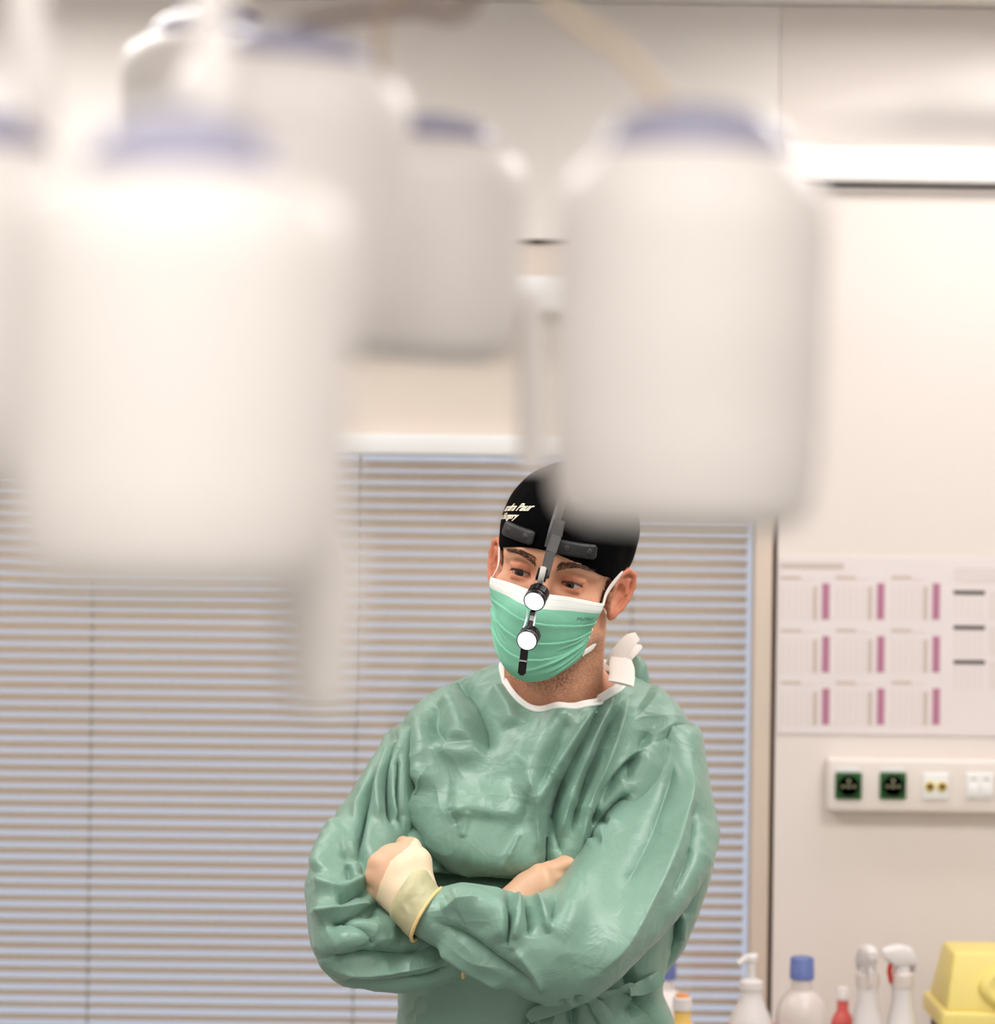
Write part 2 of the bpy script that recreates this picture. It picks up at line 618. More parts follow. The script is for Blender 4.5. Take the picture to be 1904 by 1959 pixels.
tag(Geo().box((RX0 - .1, RY0 - .1, -0.1), (RX1 + .1, YW + .3, 0.0)).build('floor', M_floor, smooth=False), kind='structure')
tag(Geo().box((RX0 - .1, RY0 - .1, RZ1), (RX1 + .1, YW + .3, RZ1 + .1)).build('ceiling', M_ceil, smooth=False), kind='structure')
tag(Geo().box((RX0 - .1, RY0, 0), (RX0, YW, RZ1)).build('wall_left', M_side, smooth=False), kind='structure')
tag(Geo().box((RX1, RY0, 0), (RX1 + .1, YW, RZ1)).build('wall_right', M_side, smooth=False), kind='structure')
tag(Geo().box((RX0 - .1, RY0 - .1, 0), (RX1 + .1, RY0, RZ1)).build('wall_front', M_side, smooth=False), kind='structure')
g = Geo()
XC = at(1474, 1400, YW)[0]
g.box((RX0, YW, 0), (WX0, YW + .2, RZ1))
g.box((XC, YW, 0), (RX1, YW + .2, RZ1))
g.box((WX0, YW, WZ1), (XC, YW + .2, RZ1))
g.box((WX0, YW, 0), (XC, YW + .2, WZ0))
wall_back = tag(g.build('wall_back', M_lintel, smooth=False), kind='structure')
# upper wall strip above the shutter box and its shadow joint
zs = at(1085, 463, YW)[2]
Geo().box((WX0, YW - .012, zs + .003), (XC, YW, RZ1 - .002)).build('upper_cladding', M_wall, wall_back, False)
Geo().box((WX0, YW - .003, zs - .004), (XC, YW, zs + .003)).build('shadow_joint', M_seam, wall_back, False)
# panelling right of the window, with dark joints at its left edge and top
zp = at(1750, 356, YW)[2]
XP = at(1482, 1400, YW)[0]
Geo().box((XP, YW - .012, 0.0), (RX1, YW, zp - .005)).build('wall_panel', M_panel, wall_back, False)
Geo().box((XP - .0065, YW - .004, 0.0), (XP, YW, zp)).build('panel_joint', M_seam, wall_back, False)
Geo().box((XP, YW - .004, zp - .005), (RX1, YW, zp + .001)).build('panel_joint', M_seam, wall_back, False)
tag(Geo().box((XC + .001, YW - .05, zp + .001), (RX1, YW, zp + .066), bev=.004).build('trim_1', M_white), kind='structure')
Geo().box((XC + .001, YW - .012, zp + .066), (RX1, YW, RZ1 - .002)).build('upper_panel', M_panel, wall_back, False)

# window: frame, glass, column
win = empty('window_1', ((WX0 + WX1) / 2, YW + .1, WZ0))
tag(win, kind='structure')
Geo().box((WX1, YW - .015, WZ0 - .05), (XC - .001, YW + .03, WZ1 + .02), bev=.004).build('window_jamb', M_beige, win)
Geo().box((WX0 - .04, YW - .02, WZ0 - .05), (WX1, YW + .16, WZ0), bev=.004).build('window_sill', M_beige, win)
Geo().box((WX0, YW + .008, WZ0), (WX1, YW + .014, WZ1)).build('pane', M_glass, win, False)
# roller-shutter box over the window (white band seen between the lamp pods)
zb0, zb1 = at(1085, 597, YW - .05)[2], at(1085, 530, YW - .05)[2]
Geo().box((WX0, YW - .07, zb0), (XC - .001, YW, zb1), bev=.006).build('shutter_box', M_white, win)

Geo().box((WX0, YW - .035, at(830, 871, YW)[2]), (WX1 - .002, YW + .004, at(830, 832, YW)[2]), bev=.004).build('pelmet', M_white, win)

# venetian blind between the panes
BY = YW + .055
SLX0, SLX1 = WX0 + .01, at(1426, 1400, BY)[0]
blind = empty('venetian_blind', ((SLX0 + SLX1) / 2, BY, WZ0), 'beige slatted venetian blind hanging behind the window glass', 'blind')
zt = at(830, 873, BY)[2]
Geo().box((SLX0, BY - .02, zt), (SLX1, BY + .02, WZ1 - .002), bev=.003).build('headrail', M_white, blind)
PITCH = 22.62 / FPX * BY
th = math.radians(35)
sw = 0.0255
sec = []
for k in range(7):
    u = (k / 6 - .5)
    sag = (0.25 - u * u) * 0.010
    # inner edge high, outer edge low; crowned upward
    y = u * sw * math.cos(th) + sag * math.sin(th)
    z = -u * sw * math.sin(th) + sag * math.cos(th)
    sec.append((y, z))
L = SLX1 - SLX0
V, F = [], []
for xx in (-L / 2, L / 2):
    for (y, z) in sec:
        V.append((xx, y, z))
    for (y, z) in sec:
        V.append((xx, y, z - .0006))
n7 = 7
for k in range(6):
    F.append((k, k + 1, 14 + k + 1, 14 + k))
    F.append((7 + k + 1, 7 + k, 21 + k, 21 + k + 1))
F += [(0, 14, 21, 7), (6, 13, 27, 20), (0, 7, 8, 9, 10, 11, 12, 13, 6, 5, 4, 3, 2, 1), (14, 15, 16, 17, 18, 19, 20, 27, 26, 25, 24, 23, 22, 21)]
slat0 = obj('slat', np.array(V), F, M_slat, blind, True)
fixnormals(slat0)
slat0.data.set_sharp_from_angle(angle=math.radians(50))
nsl = int((zt - WZ0 - .03) / PITCH)
zofs = slat0.location.z
for i in range(nsl):
    o = slat0 if i == 0 else slat0.copy()
    if i:
        COL.objects.link(o)
    o.location = ((SLX0 + SLX1) / 2, BY, zt - .016 - PITCH * i + zofs)
    o.rotation_euler = (random.uniform(-.03, .03), random.uniform(-.0006, .0006), 0)
Geo().box((SLX0, BY - .014, WZ0 + .004), (SLX1, BY + .014, WZ0 + .018), bev=.003).build('bottom_rail', M_slat, blind)
for pxc in (-330, 176, 682, 1205):
    xx = at(pxc, 1450, BY)[0]
    for dy in (-.0135,):
        cord = Geo().tube([(xx, BY + dy, WZ0 + .015), (xx, BY + dy, zt)], .0019, n=6).build('ladder_cord', M_cord, blind)
        gc = Geo()
        for i in range(nsl):
            z = zt - .016 - PITCH * (i + .5)
            gc.tube([(xx, BY + dy - .001, z - .0035), (xx, BY + dy - .001, z + .0035)], .0026, n=6)
        gc.build('cord_clip', M_clip, cord)['kind'] = 'stuff'

# ceiling light panels, and unseen fill panels round the camera
M_panel_s = mat('light_strip_diffuser', (250, 248, 244), 0.5, 0.3, var=0, emit=(255, 250, 246), estr=PANEL_STRENGTH * .80)
M_panel_fill = mat('fill_panel_diffuser', (250, 248, 244), 0.5, 0.3, var=0, emit=(255, 250, 245), estr=PANEL_STRENGTH * .385)  # added out of view to brighten the pods' camera-facing sides
for lx, ly, w_, d_, m_, lbl in [
        (-1.3, -0.9, .55, .45, M_panel_fill, 'unseen fill light panel added at the rear left, behind the camera'),
        (0.0, -0.9, .55, .45, M_panel_fill, 'unseen fill light panel added at the rear middle, behind the camera'),
        (1.3, -0.9, .55, .45, M_panel_fill, 'unseen fill light panel added at the rear right, behind the camera'),
        (-1.3, 0.15, .55, .40, M_panel_fill, 'unseen fill light panel added left of the camera'),
        (0.0, 0.15, .55, .40, M_panel_fill, 'unseen fill light panel added straight above the camera'),
        (1.3, 0.15, .55, .40, M_panel_fill, 'unseen fill light panel added right of the camera'),
        (-0.75, 2.45, .45, .40, M_panel_l, 'white ceiling light panel above and left of the person'),
        (0.95, 2.45, .45, .40, M_panel_l, 'white ceiling light panel above and right of the person'),
        (-1.0, 3.75, .6, .15, M_panel_s, 'slim ceiling light strip over the left part of the blind'),
        (1.0, 3.75, .6, .15, M_panel_s, 'slim ceiling light strip over the sockets and chart')]:
    t = empty('ceiling_light', (lx, ly, RZ1 - .03), lbl, 'ceiling light', 'ceiling light panels')
    Geo().box((lx - w_, ly - d_, RZ1 - .028), (lx + w_, ly + d_, RZ1 - .0005), bev=.004).build('light_frame', M_white, t)
    Geo().box((lx - w_ + .03, ly - d_ + .03, RZ1 - .034), (lx + w_ - .03, ly + d_ - .03, RZ1 - .0285)).build('diffuser', m_, t, False)

# counter along the back wall, right side
CZ = 0.80
ct = empty('counter', (1.25, 3.95, 0), 'pale worktop cabinet under the poster and sockets', 'counter')
Geo().box((0.12, 3.62, CZ - .035), (RX1 - .002, YW - .056, CZ), bev=.005).build('worktop', M_counter, ct)
Geo().box((0.16, 3.66, .08), (RX1 - .01, YW - .06, CZ - .036)).build('carcass', M_door, ct, False)
for k in range(4):
    x0 = .17 + k * .55
    d = Geo().box((x0, 3.64, .1), (x0 + .54, 3.66, CZ - .045), bev=.003).build('cabinet_door', M_door, ct)
    Geo().tube([(x0 + .2, 3.625, .7), (x0 + .34, 3.625, .7)], .005, n=8).build('door_handle', M_steel, d)

# ------------------------------------------------------------------ poster
PY = YW - .012
p0, p1 = at(1487, 1402, PY), at(1990, 1070, PY)
poster = empty('wall_calendar', ((p0[0] + p1[0]) / 2, PY, p0[2]), 'white wall chart with rows of purple bars taped above the sockets', 'wall chart')
Geo().box((p0[0], PY - .003, p0[2]), (p1[0], PY - .0002, p1[2])).build('paper_sheet', M_paper, poster, False)
yb0, yb1 = PY - .0037, PY - .003


def prt(name, x0, y0, x1, y1, m):
    a, b = at(x0, y1, PY), at(x1, y0, PY)
    return Geo().box((a[0], yb0, a[2]), (b[0], yb1, b[2])).build(name, m, poster, False)


for r_, ry in enumerate((1116, 1217, 1317)):
    for c_, cx in enumerate((1572, 1677, 1783)):
        prt('purple_bar', cx, ry, cx + 15, ry + 69, M_purple)
        prt('grey_column', cx - 18, ry + 6, cx - 8, ry + 70, M_pgrey)
        for k in range(5):
            prt('number_column', cx - 77 + k * 12, ry + 4, cx - 72 + k * 12, ry + 70, M_pline)
        prt('month_title', cx - 78, ry - 14, cx - 40, ry - 8, M_pgrey)
        prt('month_subtitle', cx - 40, ry - 10, cx - 14, ry - 7, M_pline)
for ry in (1130, 1197, 1263):
    prt('dark_bar', 1824, ry, 1884, ry + 7, M_pdark)
    for k in range(5):
        prt('number_column', 1826 + k * 12, ry + 8, 1830 + k * 12, ry + 55, M_pline)
    prt('grey_column', 1892, ry + 2, 1904 + 10, ry + 56, M_pline)
prt('chart_heading', 1494, 1078, 1614, 1087, M_pgrey)
prt('chart_heading', 1824, 1088, 1960, 1112, M_pline)

# ------------------------------------------------------------------ socket rail
q0, q1 = at(1577, 1548, PY), at(2060, 1452, PY)
rail = empty('socket_rail', ((q0[0] + q1[0]) / 2, PY, q0[2]), 'cream trunking rail with two green sockets and yellow jacks', 'socket rail')
Geo().box((q0[0], PY - .04, q0[2]), (q1[0], PY - .0002, q1[2]), bev=.008).build('trunking', M_panel, rail)
RY = PY - .04


def rpt(px, py):
    return at(px, py, RY)


for cx in (1623, 1708):
    c = rpt(cx, 1503)
    h = .0225
    s = Geo()
    s.box((c[0] - h, RY - .006, c[2] - h), (c[0] + h, RY - .0002, c[2] + h), bev=.002)
    so = s.build('green_socket', M_green, rail)
    Geo().lathe([(.0195, 0), (.0195, .0012), (.017, .0012), (.0165, -.004)], (c[0], RY - .006, c[2]), n=28, axis=(0, -1, 0)).build('socket_well', M_greend, so)
    for dx, dz, rr in ((0, .0085, .0032), (-.0095, -.001, .0026), (.0095, -.001, .0026), (0, -.001, .003)):
        Geo().lathe([(rr, 0), (rr, .004), (rr * .6, .0045)], (c[0] + dx, RY - .004, c[2] + dz), n=12, axis=(0, -1, 0)).build('socket_pin', M_pin, so)
    Geo().box((c[0] - .019, RY - .0015, c[2] + h + .001), (c[0] + .019, RY - .0002, c[2] + h + .009)).build('socket_label', M_white, rail, False)
c = rpt(1790, 1504)
jp = Geo().box((c[0] - .0225, RY - .005, c[2] - .0225), (c[0] + .0225, RY - .0002, c[2] + .0225), bev=.002).build('jack_plate', M_white, rail)
for dx in (-.0105, .0105):
    Geo().lathe([(.0085, 0), (.0085, .003), (.006, .0035), (.006, .001)], (c[0] + dx, RY - .005, c[2]), n=18, axis=(0, -1, 0)).build('jack_ring', M_yellowr, jp)
    Geo().lathe([(.0058, 0), (.0058, .004), (.003, .0048)], (c[0] + dx, RY - .005, c[2]), n=14, axis=(0, -1, 0)).build('jack_core', M_brownj, jp)
for cx in (1874, 1960):
    c = rpt(cx, 1503)
    jp = Geo().box((c[0] - .0235, RY - .005, c[2] - .0225), (c[0] + .0235, RY - .0002, c[2] + .0225), bev=.002).build('button_plate', M_white, rail)
    for dx in (-.011, .011):
        Geo().box((c[0] + dx - .009, RY - .008, c[2] - .016), (c[0] + dx + .009, RY - .005, c[2] + .002), bev=.0012).build('push_button', M_white, jp)
        Geo().box((c[0] + dx - .004, RY - .0056, c[2] + .010), (c[0] + dx + .004, RY - .005, c[2] + .014)).build('button_mark', M_pgrey, jp, False)


# ------------------------------------------------------------------ bottles on the counter
def px2(px, py, Y):
    return at(px, py, Y)


def bottle_spray(px, ptop, Y, trig, label, face):
    b = px2(px, ptop, Y)
    x = b[0]
    H = b[2] - CZ
    t = empty('spray_bottle', (x, Y, CZ), label, 'spray bottle', 'spray bottles')
    z = CZ + .001
    R = .0268
    hs = H - .068
    pr = [(R * .9, 0), (R, .006), (R, hs * .42), (R * .98, hs * .55), (R * .82, hs * .72), (R * .6, hs * .86), (.0165, hs * .96), (.0165, hs)]
    Geo().lathe(pr, (x, Y, z), 32).build('bottle_body', M_bottle, t)
    Geo().lathe([(.0185, 0), (.019, .002), (.019, .020), (.016, .023)], (x, Y, z + hs - .003), 24).build('collar', M_bottlec, t)
    hd = Geo()
    f = np.array(face, float)
    f /= np.linalg.norm(f)
    s = np.array([-f[1], f[0], 0])
    base = np.array([x, Y, z + hs + .018])
    # trigger head: rounded hood reaching forward along f, lofted from side profile ribs
    prof = [(-.016, 0, .010, .016), (-.017, .012, .030, .0165), (-.010, .010, .043, .016), (.004, .008, .047, .0145), (.020, .014, .046, .012), (.032, .024, .043, .009), (.038, .028, .040, .006)]
    V = []
    nn = 16
    for (u, z0, z1, wd) in prof:
        for k in range(nn):
            a = 2 * math.pi * k / nn
            V.append(base + f * u + s * (wd * np.sign(math.cos(a)) * abs(math.cos(a)) ** .7) + np.array([0, 0, (z0 + z1) / 2 + (z1 - z0) / 2 * np.sign(math.sin(a)) * abs(math.sin(a)) ** .7]))
    F = []
    for i in range(len(prof) - 1):
        for k in range(nn):
            k2 = (k + 1) % nn
            F.append((i * nn + k, i * nn + k2, (i + 1) * nn + k2, (i + 1) * nn + k))
    F.append(tuple(range(nn)))
    F.append(tuple((len(prof) - 1) * nn + k for k in range(nn)))
    hd.add(V, F)
    hdo = hd.build('trigger_head', M_bottle, t)
    Geo().lathe([(.014, 0), (.013, .016)], base - np.array([0, 0, .004]), 20).build('head_neck', M_bottle, t)
    Geo().tube([base + f * .018 + np.array([0, 0, .022]), base + f * .024 + np.array([0, 0, .006]), base + f * .021 + np.array([0, 0, -.014])], [.0045, .004, .003], n=8, sub=8).build('trigger', trig, hdo)
    return t


def bottle_cap(px, ptop, Y, rb, rc, hc, label, name='capped_bottle', body=None, cap=None, band=None):
    b = px2(px, ptop, Y)
    x = b[0]
    H = b[2] - CZ
    t = empty(name, (x, Y, CZ), label, 'bottle')
    z = CZ + .001
    hs = H - hc
    pr = [(rb * .92, 0), (rb, .006), (rb, hs - .062), (rb * .97, hs - .05), (rb * .86, hs - .036), (rb * .62, hs - .024), (rc * .86, hs - .018), (rc * .86, hs + .004)]
    Geo().lathe(pr, (x, Y, z), 36).build('bottle_body', body or M_bottlec, t)
    co = Geo().lathe([(rc, 0), (rc, hc * .5), (rc * .97, hc * .52), (rc * .97, hc * .9), (rc * .85, hc)], (x, Y, z + hs), 32).build('bottle_cap', cap or M_blue, t)
    if band:
        Geo().lathe([(rb + .0006, 0), (rb + .0006, .05)], (x, Y, z + max(.01, hs - .15)), 36).build('bottle_label', band, t)
    return t


def bottle_pump(px, ptop, Y, label):
    b = px2(px, ptop, Y)
    x = b[0]
    H = b[2] - CZ
    t = empty('pump_bottle', (x, Y, CZ), label, 'pump bottle')
    z = CZ + .001
    hs = H - .05
    R = .0375
    Geo().lathe([(R * .92, 0), (R, .006), (R, hs - .075), (R * .95, hs - .06), (R * .75, hs - .04), (R * .5, hs - .02), (.017, hs - .012), (.017, hs)], (x, Y, z), 36).build('bottle_body', M_bottle, t)
    Geo().lathe([(.019, 0), (.019, .012), (.012, .016)], (x, Y, z + hs - .004), 24).build('pump_collar', M_bottle, t)
    po = Geo().lathe([(.007, 0), (.007, .03), (.0095, .032), (.0095, .040), (.006, .043)], (x, Y, z + hs + .008), 16).build('pump_stem', M_bottle, t)
    zz = z + hs + .045
    Geo().tube([(x + .010, Y, zz + .002), (x - .006, Y, zz), (x - .022, Y - .006, zz - .008)], [.006, .0065, .0045], n=10, sub=8).build('pump_spout', M_bottle, po)
    Geo().lathe([(R + .0005, 0), (R + .0005, .07)], (x, Y, z + .05), 36).build('bottle_label', M_pink, t)
    return t


bottle_pump(1438, 1828, 3.86, 'white pump bottle standing before the window jamb')
bottle_cap(1535, 1832, 3.86, .041, .0195, .034, 'pale translucent bottle with a wide blue screw cap')
bottle_cap(1613, 1890, 4.0, .022, .011, .02, 'small pinkish red bottle between blue-capped bottle and spray bottles', 'slim_bottle', M_pink, M_bottle)
bottle_spray(1661, 1803, 3.86, M_bottle, 'white spray bottle with its hood facing the camera', (0.05, -1, 0))
bottle_spray(1727, 1803, 3.86, M_red, 'white spray bottle with a red trigger', (-1, -.45, 0))
bottle_cap(1273, 1838, 4.02, .042, .0185, .03, 'white blue-capped bottle half hidden by the green gown', 'disinfectant_bottle', M_bottle, M_blue, M_blue)
tb = bottle_cap(1306, 1908, 3.8, .030, .0155, .020, 'yellow bottle with pale cap beside the green gown', 'yellow_bottle', M_yelbot, M_bottle)
bb = px2(1306, 1908, 3.8)
Geo().lathe([(.012, 0), (.011, .003), (.006, .0045)], (bb[0], 3.8, bb[2] + .001), 20).build('cap_insert', M_orange, tb)

# sharps container
Y = 3.9
c0 = px2(1782, 1945, Y)
sx, sz = c0[0], px2(1800, 1938, Y)[2]
sh = empty('sharps_container', (sx + .12, Y, CZ), 'yellow lidded sharps container at the right edge', 'sharps bin')
Geo().box((sx + .012, Y - .075, CZ + .001), (sx + .235, Y + .075, sz - .010), bev=.006).build('bin_body', M_black, sh)


def frustum(x0, x1, y0, y1, z0, ins, z1, ins2=None):
    i2 = ins if ins2 is None else ins2
    bm = bmesh.new()
    vs = [bm.verts.new(p) for p in ((x0, y0, z0), (x1, y0, z0), (x1, y1, z0), (x0, y1, z0), (x0 + ins, y0 + i2, z1), (x1 - ins, y0 + i2, z1), (x1 - ins, y1 - i2, z1), (x0 + ins, y1 - i2, z1))]
    for f in ((0, 3, 2, 1), (4, 5, 6, 7), (0, 1, 5, 4), (1, 2, 6, 5), (2, 3, 7, 6), (3, 0, 4, 7)):
        bm.faces.new([vs[i] for i in f])
    bmesh.ops.bevel(bm, geom=list(bm.edges) + list(bm.verts), offset=.006, segments=3, affect='EDGES', profile=.5)
    g_ = Geo()
    bm.verts.ensure_lookup_table()
    g_.add([tuple(v.co) for v in bm.verts], [tuple(v.index for v in f.verts) for f in bm.faces])
    bm.free()
    return g_


zt_ = px2(1830, 1810, Y)[2]
zl_ = px2(1790, 1915, Y)[2]
frustum(sx, sx + .25, Y - .09, Y + .09, sz - .012, .002, zl_).build('lid_rim', M_yellow, sh)
ld = frustum(sx + .010, sx + .24, Y - .08, Y + .08, zl_ - .002, .016, zt_, .03).build('bin_lid', M_yellow, sh)
cc = (sx + .150, Y - .066, (zl_ + zt_) / 2 - .006)
gd = Geo()
dome = []
for (q, dpt) in ((1.0, 0), (1.0, .010), (.95, .016), (.86, .019), (.80, .016), (.6, .017), (.25, .019), (.05, .0195)):
    for k in range(40):
        a = 2 * math.pi * k / 40
        dome.append((cc[0] + .088 * q * math.cos(a), cc[1] - dpt + .014 * q * math.sin(a), cc[2] + .040 * q * math.sin(a)))
gd.add(dome, [(i * 40 + k, i * 40 + (k + 1) % 40, (i + 1) * 40 + (k + 1) % 40, (i + 1) * 40 + k) for i in range(7) for k in range(40)] + [tuple(range(7 * 40, 8 * 40))])
gd.build('lid_flap', M_yellow, ld)


# ================================================================== SURGICAL LAMP (foreground, out of focus)
HUB = at(900, 330, 1.35)
lamp = empty('surgical_lamp', (HUB[0], HUB[1], HUB[2] - .1), 'large blurred white surgical lamp with violet-capped pods in the foreground', 'surgical lamp')


def pod(px, py_cap_base, Y, rb, rc, hb, tiltx=0.0, tilty=0.0, dome=.5):
    c = at(px, py_cap_base, Y)
    ax = np.array([math.sin(tilty), -math.sin(tiltx), math.cos(tiltx)])
    ax /= np.linalg.norm(ax)
    pr = [(rb * .80, -hb), (rb * .90, -hb + .003), (rb * .96, -hb + .012), (rb, -hb * .75), (rb, -hb * .22), (rb * .975, -hb * .12), (rb * .90, -hb * .05), (rb * .78, -.003), (rc * 1.05, .001), (rc * .98, .001)]
    h = Geo().lathe(pr, c, 48, axis=ax).build('pod_housing', M_lamp, lamp)
    prc = [(rc * 1.03, -.001), (rc * 1.03, .0025), (rc * .99, .0035)]
    Geo().lathe(prc, c, 40, axis=ax).build('pod_rim', M_lamprim, h)
    hc = rc * dome
    prc = [(rc * math.cos(a), .003 + hc * math.sin(a)) for a in np.linspace(0, math.pi / 2 * .98, 9)]
    Geo().lathe(prc, c, 40, axis=ax).build('pod_cap', M_lampcap, h)
    Geo().lathe([(rb * .74, -hb - .0025), (rb * .76, -hb - .0005)], c, 40, axis=ax).build('pod_lens', M_lens, h)
    return c, ax


PODS = [pod(350, 340, 0.914, .064, .038, .152, .05, .0, .60),
        pod(1330, 300, 1.19, .067, .047, .179, .05, .02, .50),
        pod(-85, 292, 1.10, .064, .042, .148, .05, 0),
        pod(565, 118, 1.28, .064, .0405, .150, .10, .08, .36),
        pod(820, 272, 1.47, .062, .041, .128, .08, .05, .36),
        pod(392, 72, 1.80, .062, .040, .13, .1, 0, .45)]
# hub, stem and arms
HUBP = at(905, -40, 1.36)
Geo().lathe([(.02, -.05), (.05, -.045), (.062, -.02), (.062, .02), (.05, .045), (.02, .06)], HUBP + np.array([0, 0, .06]), 40).build('hub', M_lamp, lamp)
Geo().tube([HUBP + np.array([0, 0, .1]), (HUBP[0], HUBP[1], RZ1)], .022, n=20).build('ceiling_stem', M_lamp, lamp)
h0 = HUBP + np.array([0, 0, .06])
ARMS = [([(392, 255, .93), (404, 130, .94), (416, -20, .97), (620, -160, 1.15)], .0075, M_lamp),
        ([(1300, 235, 1.19), (1265, 185, 1.2), (1180, 88, 1.22), (1065, 5, 1.25)], .0033, M_brass),
        ([(70, 255, 1.1), (72, 150, 1.1), (90, -60, 1.12), (500, -170, 1.25)], .009, M_lamp),
        ([(560, 48, 1.3), (660, 28, 1.3), (780, 12, 1.3), (900, 2, 1.3)], .0040, M_brown),
        ([(790, 245, 1.47), (760, 215, 1.46), (738, 170, 1.44), (738, 20, 1.38)], .0030, M_brass),
        ([(395, 40, 1.8), (420, -60, 1.75), (600, -180, 1.6)], .008, M_lamp)]
for pts, r_, m_ in ARMS:
    Geo().tube([at(*q) for q in pts] + [h0], r_, n=12, sub=40).build('pod_arm', m_, lamp)
# yoke plate seen at the top edge
Geo().tube([at(330, 8, 1.9), at(420, 14, 1.9), at(500, 34, 1.9)], [.004, .011, .004], n=14, flat=.5, sub=20).build('yoke_plate', M_lamprim, lamp)
# sterile handle below the left pod
hp = at(615, 1035, 1.0)
hl = at(615, 1030, 1.0)[2] - at(615, 1365, 1.0)[2]
Geo().lathe([(.006, -hl), (.012, -hl + .003), (.0145, -hl + .012), (.0155, -hl * .6), (.0172, -hl * .45), (.0182, -.006), (.016, 0), (.012, .01), (.012, .06)], hp, 32).build('sterile_handle', M_lamp, lamp)
# slim rod under the centre pod
Geo().tube([at(1015, 560, 1.5), at(1015, 900, 1.5)], [.008, .008], n=16).build('centre_rod', M_lamp, lamp)
# boom arm leaving to the right
Geo().tube([at(1560, 246, .95), at(1740, 225, .93), at(1950, 205, .9), at(2400, 190, .9)], [.003, .008, .013, .014], n=20, sub=30).build('boom_arm', M_lamp, lamp)

# ================================================================== PERSON
person = empty('person', (0.055, 3.27, 0.0), 'person in green surgical gown, black cap and green mask standing with arms crossed', 'person')

HS = 0.00105        # head-local millimetres to metres
HORG = at(1071, 1088, 3.20)


def rot(ax, deg):
    return np.array(Matrix.Rotation(math.radians(deg), 3, ax))


HR = rot('Y', 12.5) @ rot('Z', -12.0) @ rot('X', 9.0)
FLIP = np.diag([1.0, -1.0, 1.0])


def hw(p):
    """head-local (x right, y forward, z up, mm) to world"""
    p = np.atleast_2d(np.asarray(p, float))
    return (p @ FLIP.T) @ HR.T * HS + HORG


def wh(p):
    p = np.atleast_2d(np.asarray(p, float))
    return ((p - HORG) / HS) @ HR @ FLIP


NECK0 = wh(at(1062, 1385, 3.285))[0]
NECKL = wh(at(985, 1372, 3.255))[0]
NECKR = wh(at(1130, 1372, 3.255))[0]
TRAPL = wh(at(900, 1370, 3.30))[0]
TRAPR = wh(at(1245, 1370, 3.30))[0]


def cranium(X, Y, Z):
    d = ell(X, Y, Z, (0, -10, 38), (77, 98, 84))
    d = smin(d, ell(X, Y, Z, (0, 34, 32), (64, 54, 52)), 22)
    return d


def lowface(X, Y, Z):
    d = ell(X, Y, Z, (0, 30, -28), (63, 57, 72))
    d = smin(d, ell(X, Y, Z, (0, 30, -74), (52, 52, 40)), 20)
    d = smin(d, ell(X, Y, Z, (0, 70, -102), (22, 18, 17)), 18)
    for s in (-1, 1):
        d = smin(d, ell(X, Y, Z, (s * 45, 56, -26), (22, 20, 18)), 14)
        d = smin(d, rcone(X, Y, Z, (s * 54, 2, -70), (s * 22, 66, -100), 14, 14), 14)
    return d


EYE = {-1: np.array([-32.5, 67.0, 0.0]), 1: np.array([32.5, 67.0, 0.0])}


def ear_pts(s):
    # ear frame: u forward, v up, w away from the skull plane (flared back edge)
    fl = math.radians(36)
    o = np.array([s * 77.0, -2.0, -14.0])
    eu = np.array([-s * math.sin(fl), math.cos(fl), 0.12])
    ev = np.array([s * 0.10, -0.12, 1.0])
    ev /= np.linalg.norm(ev)
    ew = np.array([s * math.cos(fl), math.sin(fl), 0])
    return lambda u, v, w: o + eu * u + ev * v + ew * w


def eyes_fn(s):
    e = EYE[s]

    def fn(d, X, Y, Z):
        lid = np.sqrt((X - float(e[0])) ** 2 + (Y - float(e[1])) ** 2 + (Z - float(e[2])) ** 2) - 15.2
        d = smin(d, lid, 4.0)
        d = smin(d, rcone(X, Y, Z, e + (-s * 11, 12.0, 7.6), e + (s * 1, 13.6, 8.4), 2.0, 2.4), 2.5)
        d = smin(d, rcone(X, Y, Z, e + (s * 1, 13.6, 8.4), e + (s * 14, 7.0, 4.0), 2.4, 2.0), 2.5)
        d = smin(d, rcone(X, Y, Z, e + (-s * 9, 10.5, -9.5), e + (s * 10, 9.0, -9.5), 2.0, 2.0), 3.5)
        op = ell(X, Y, Z, e + np.array([s * .5, 14, -2.4]), (13.4, 16, 3.9))
        return smax(d, -op, 1.2)
    return fn


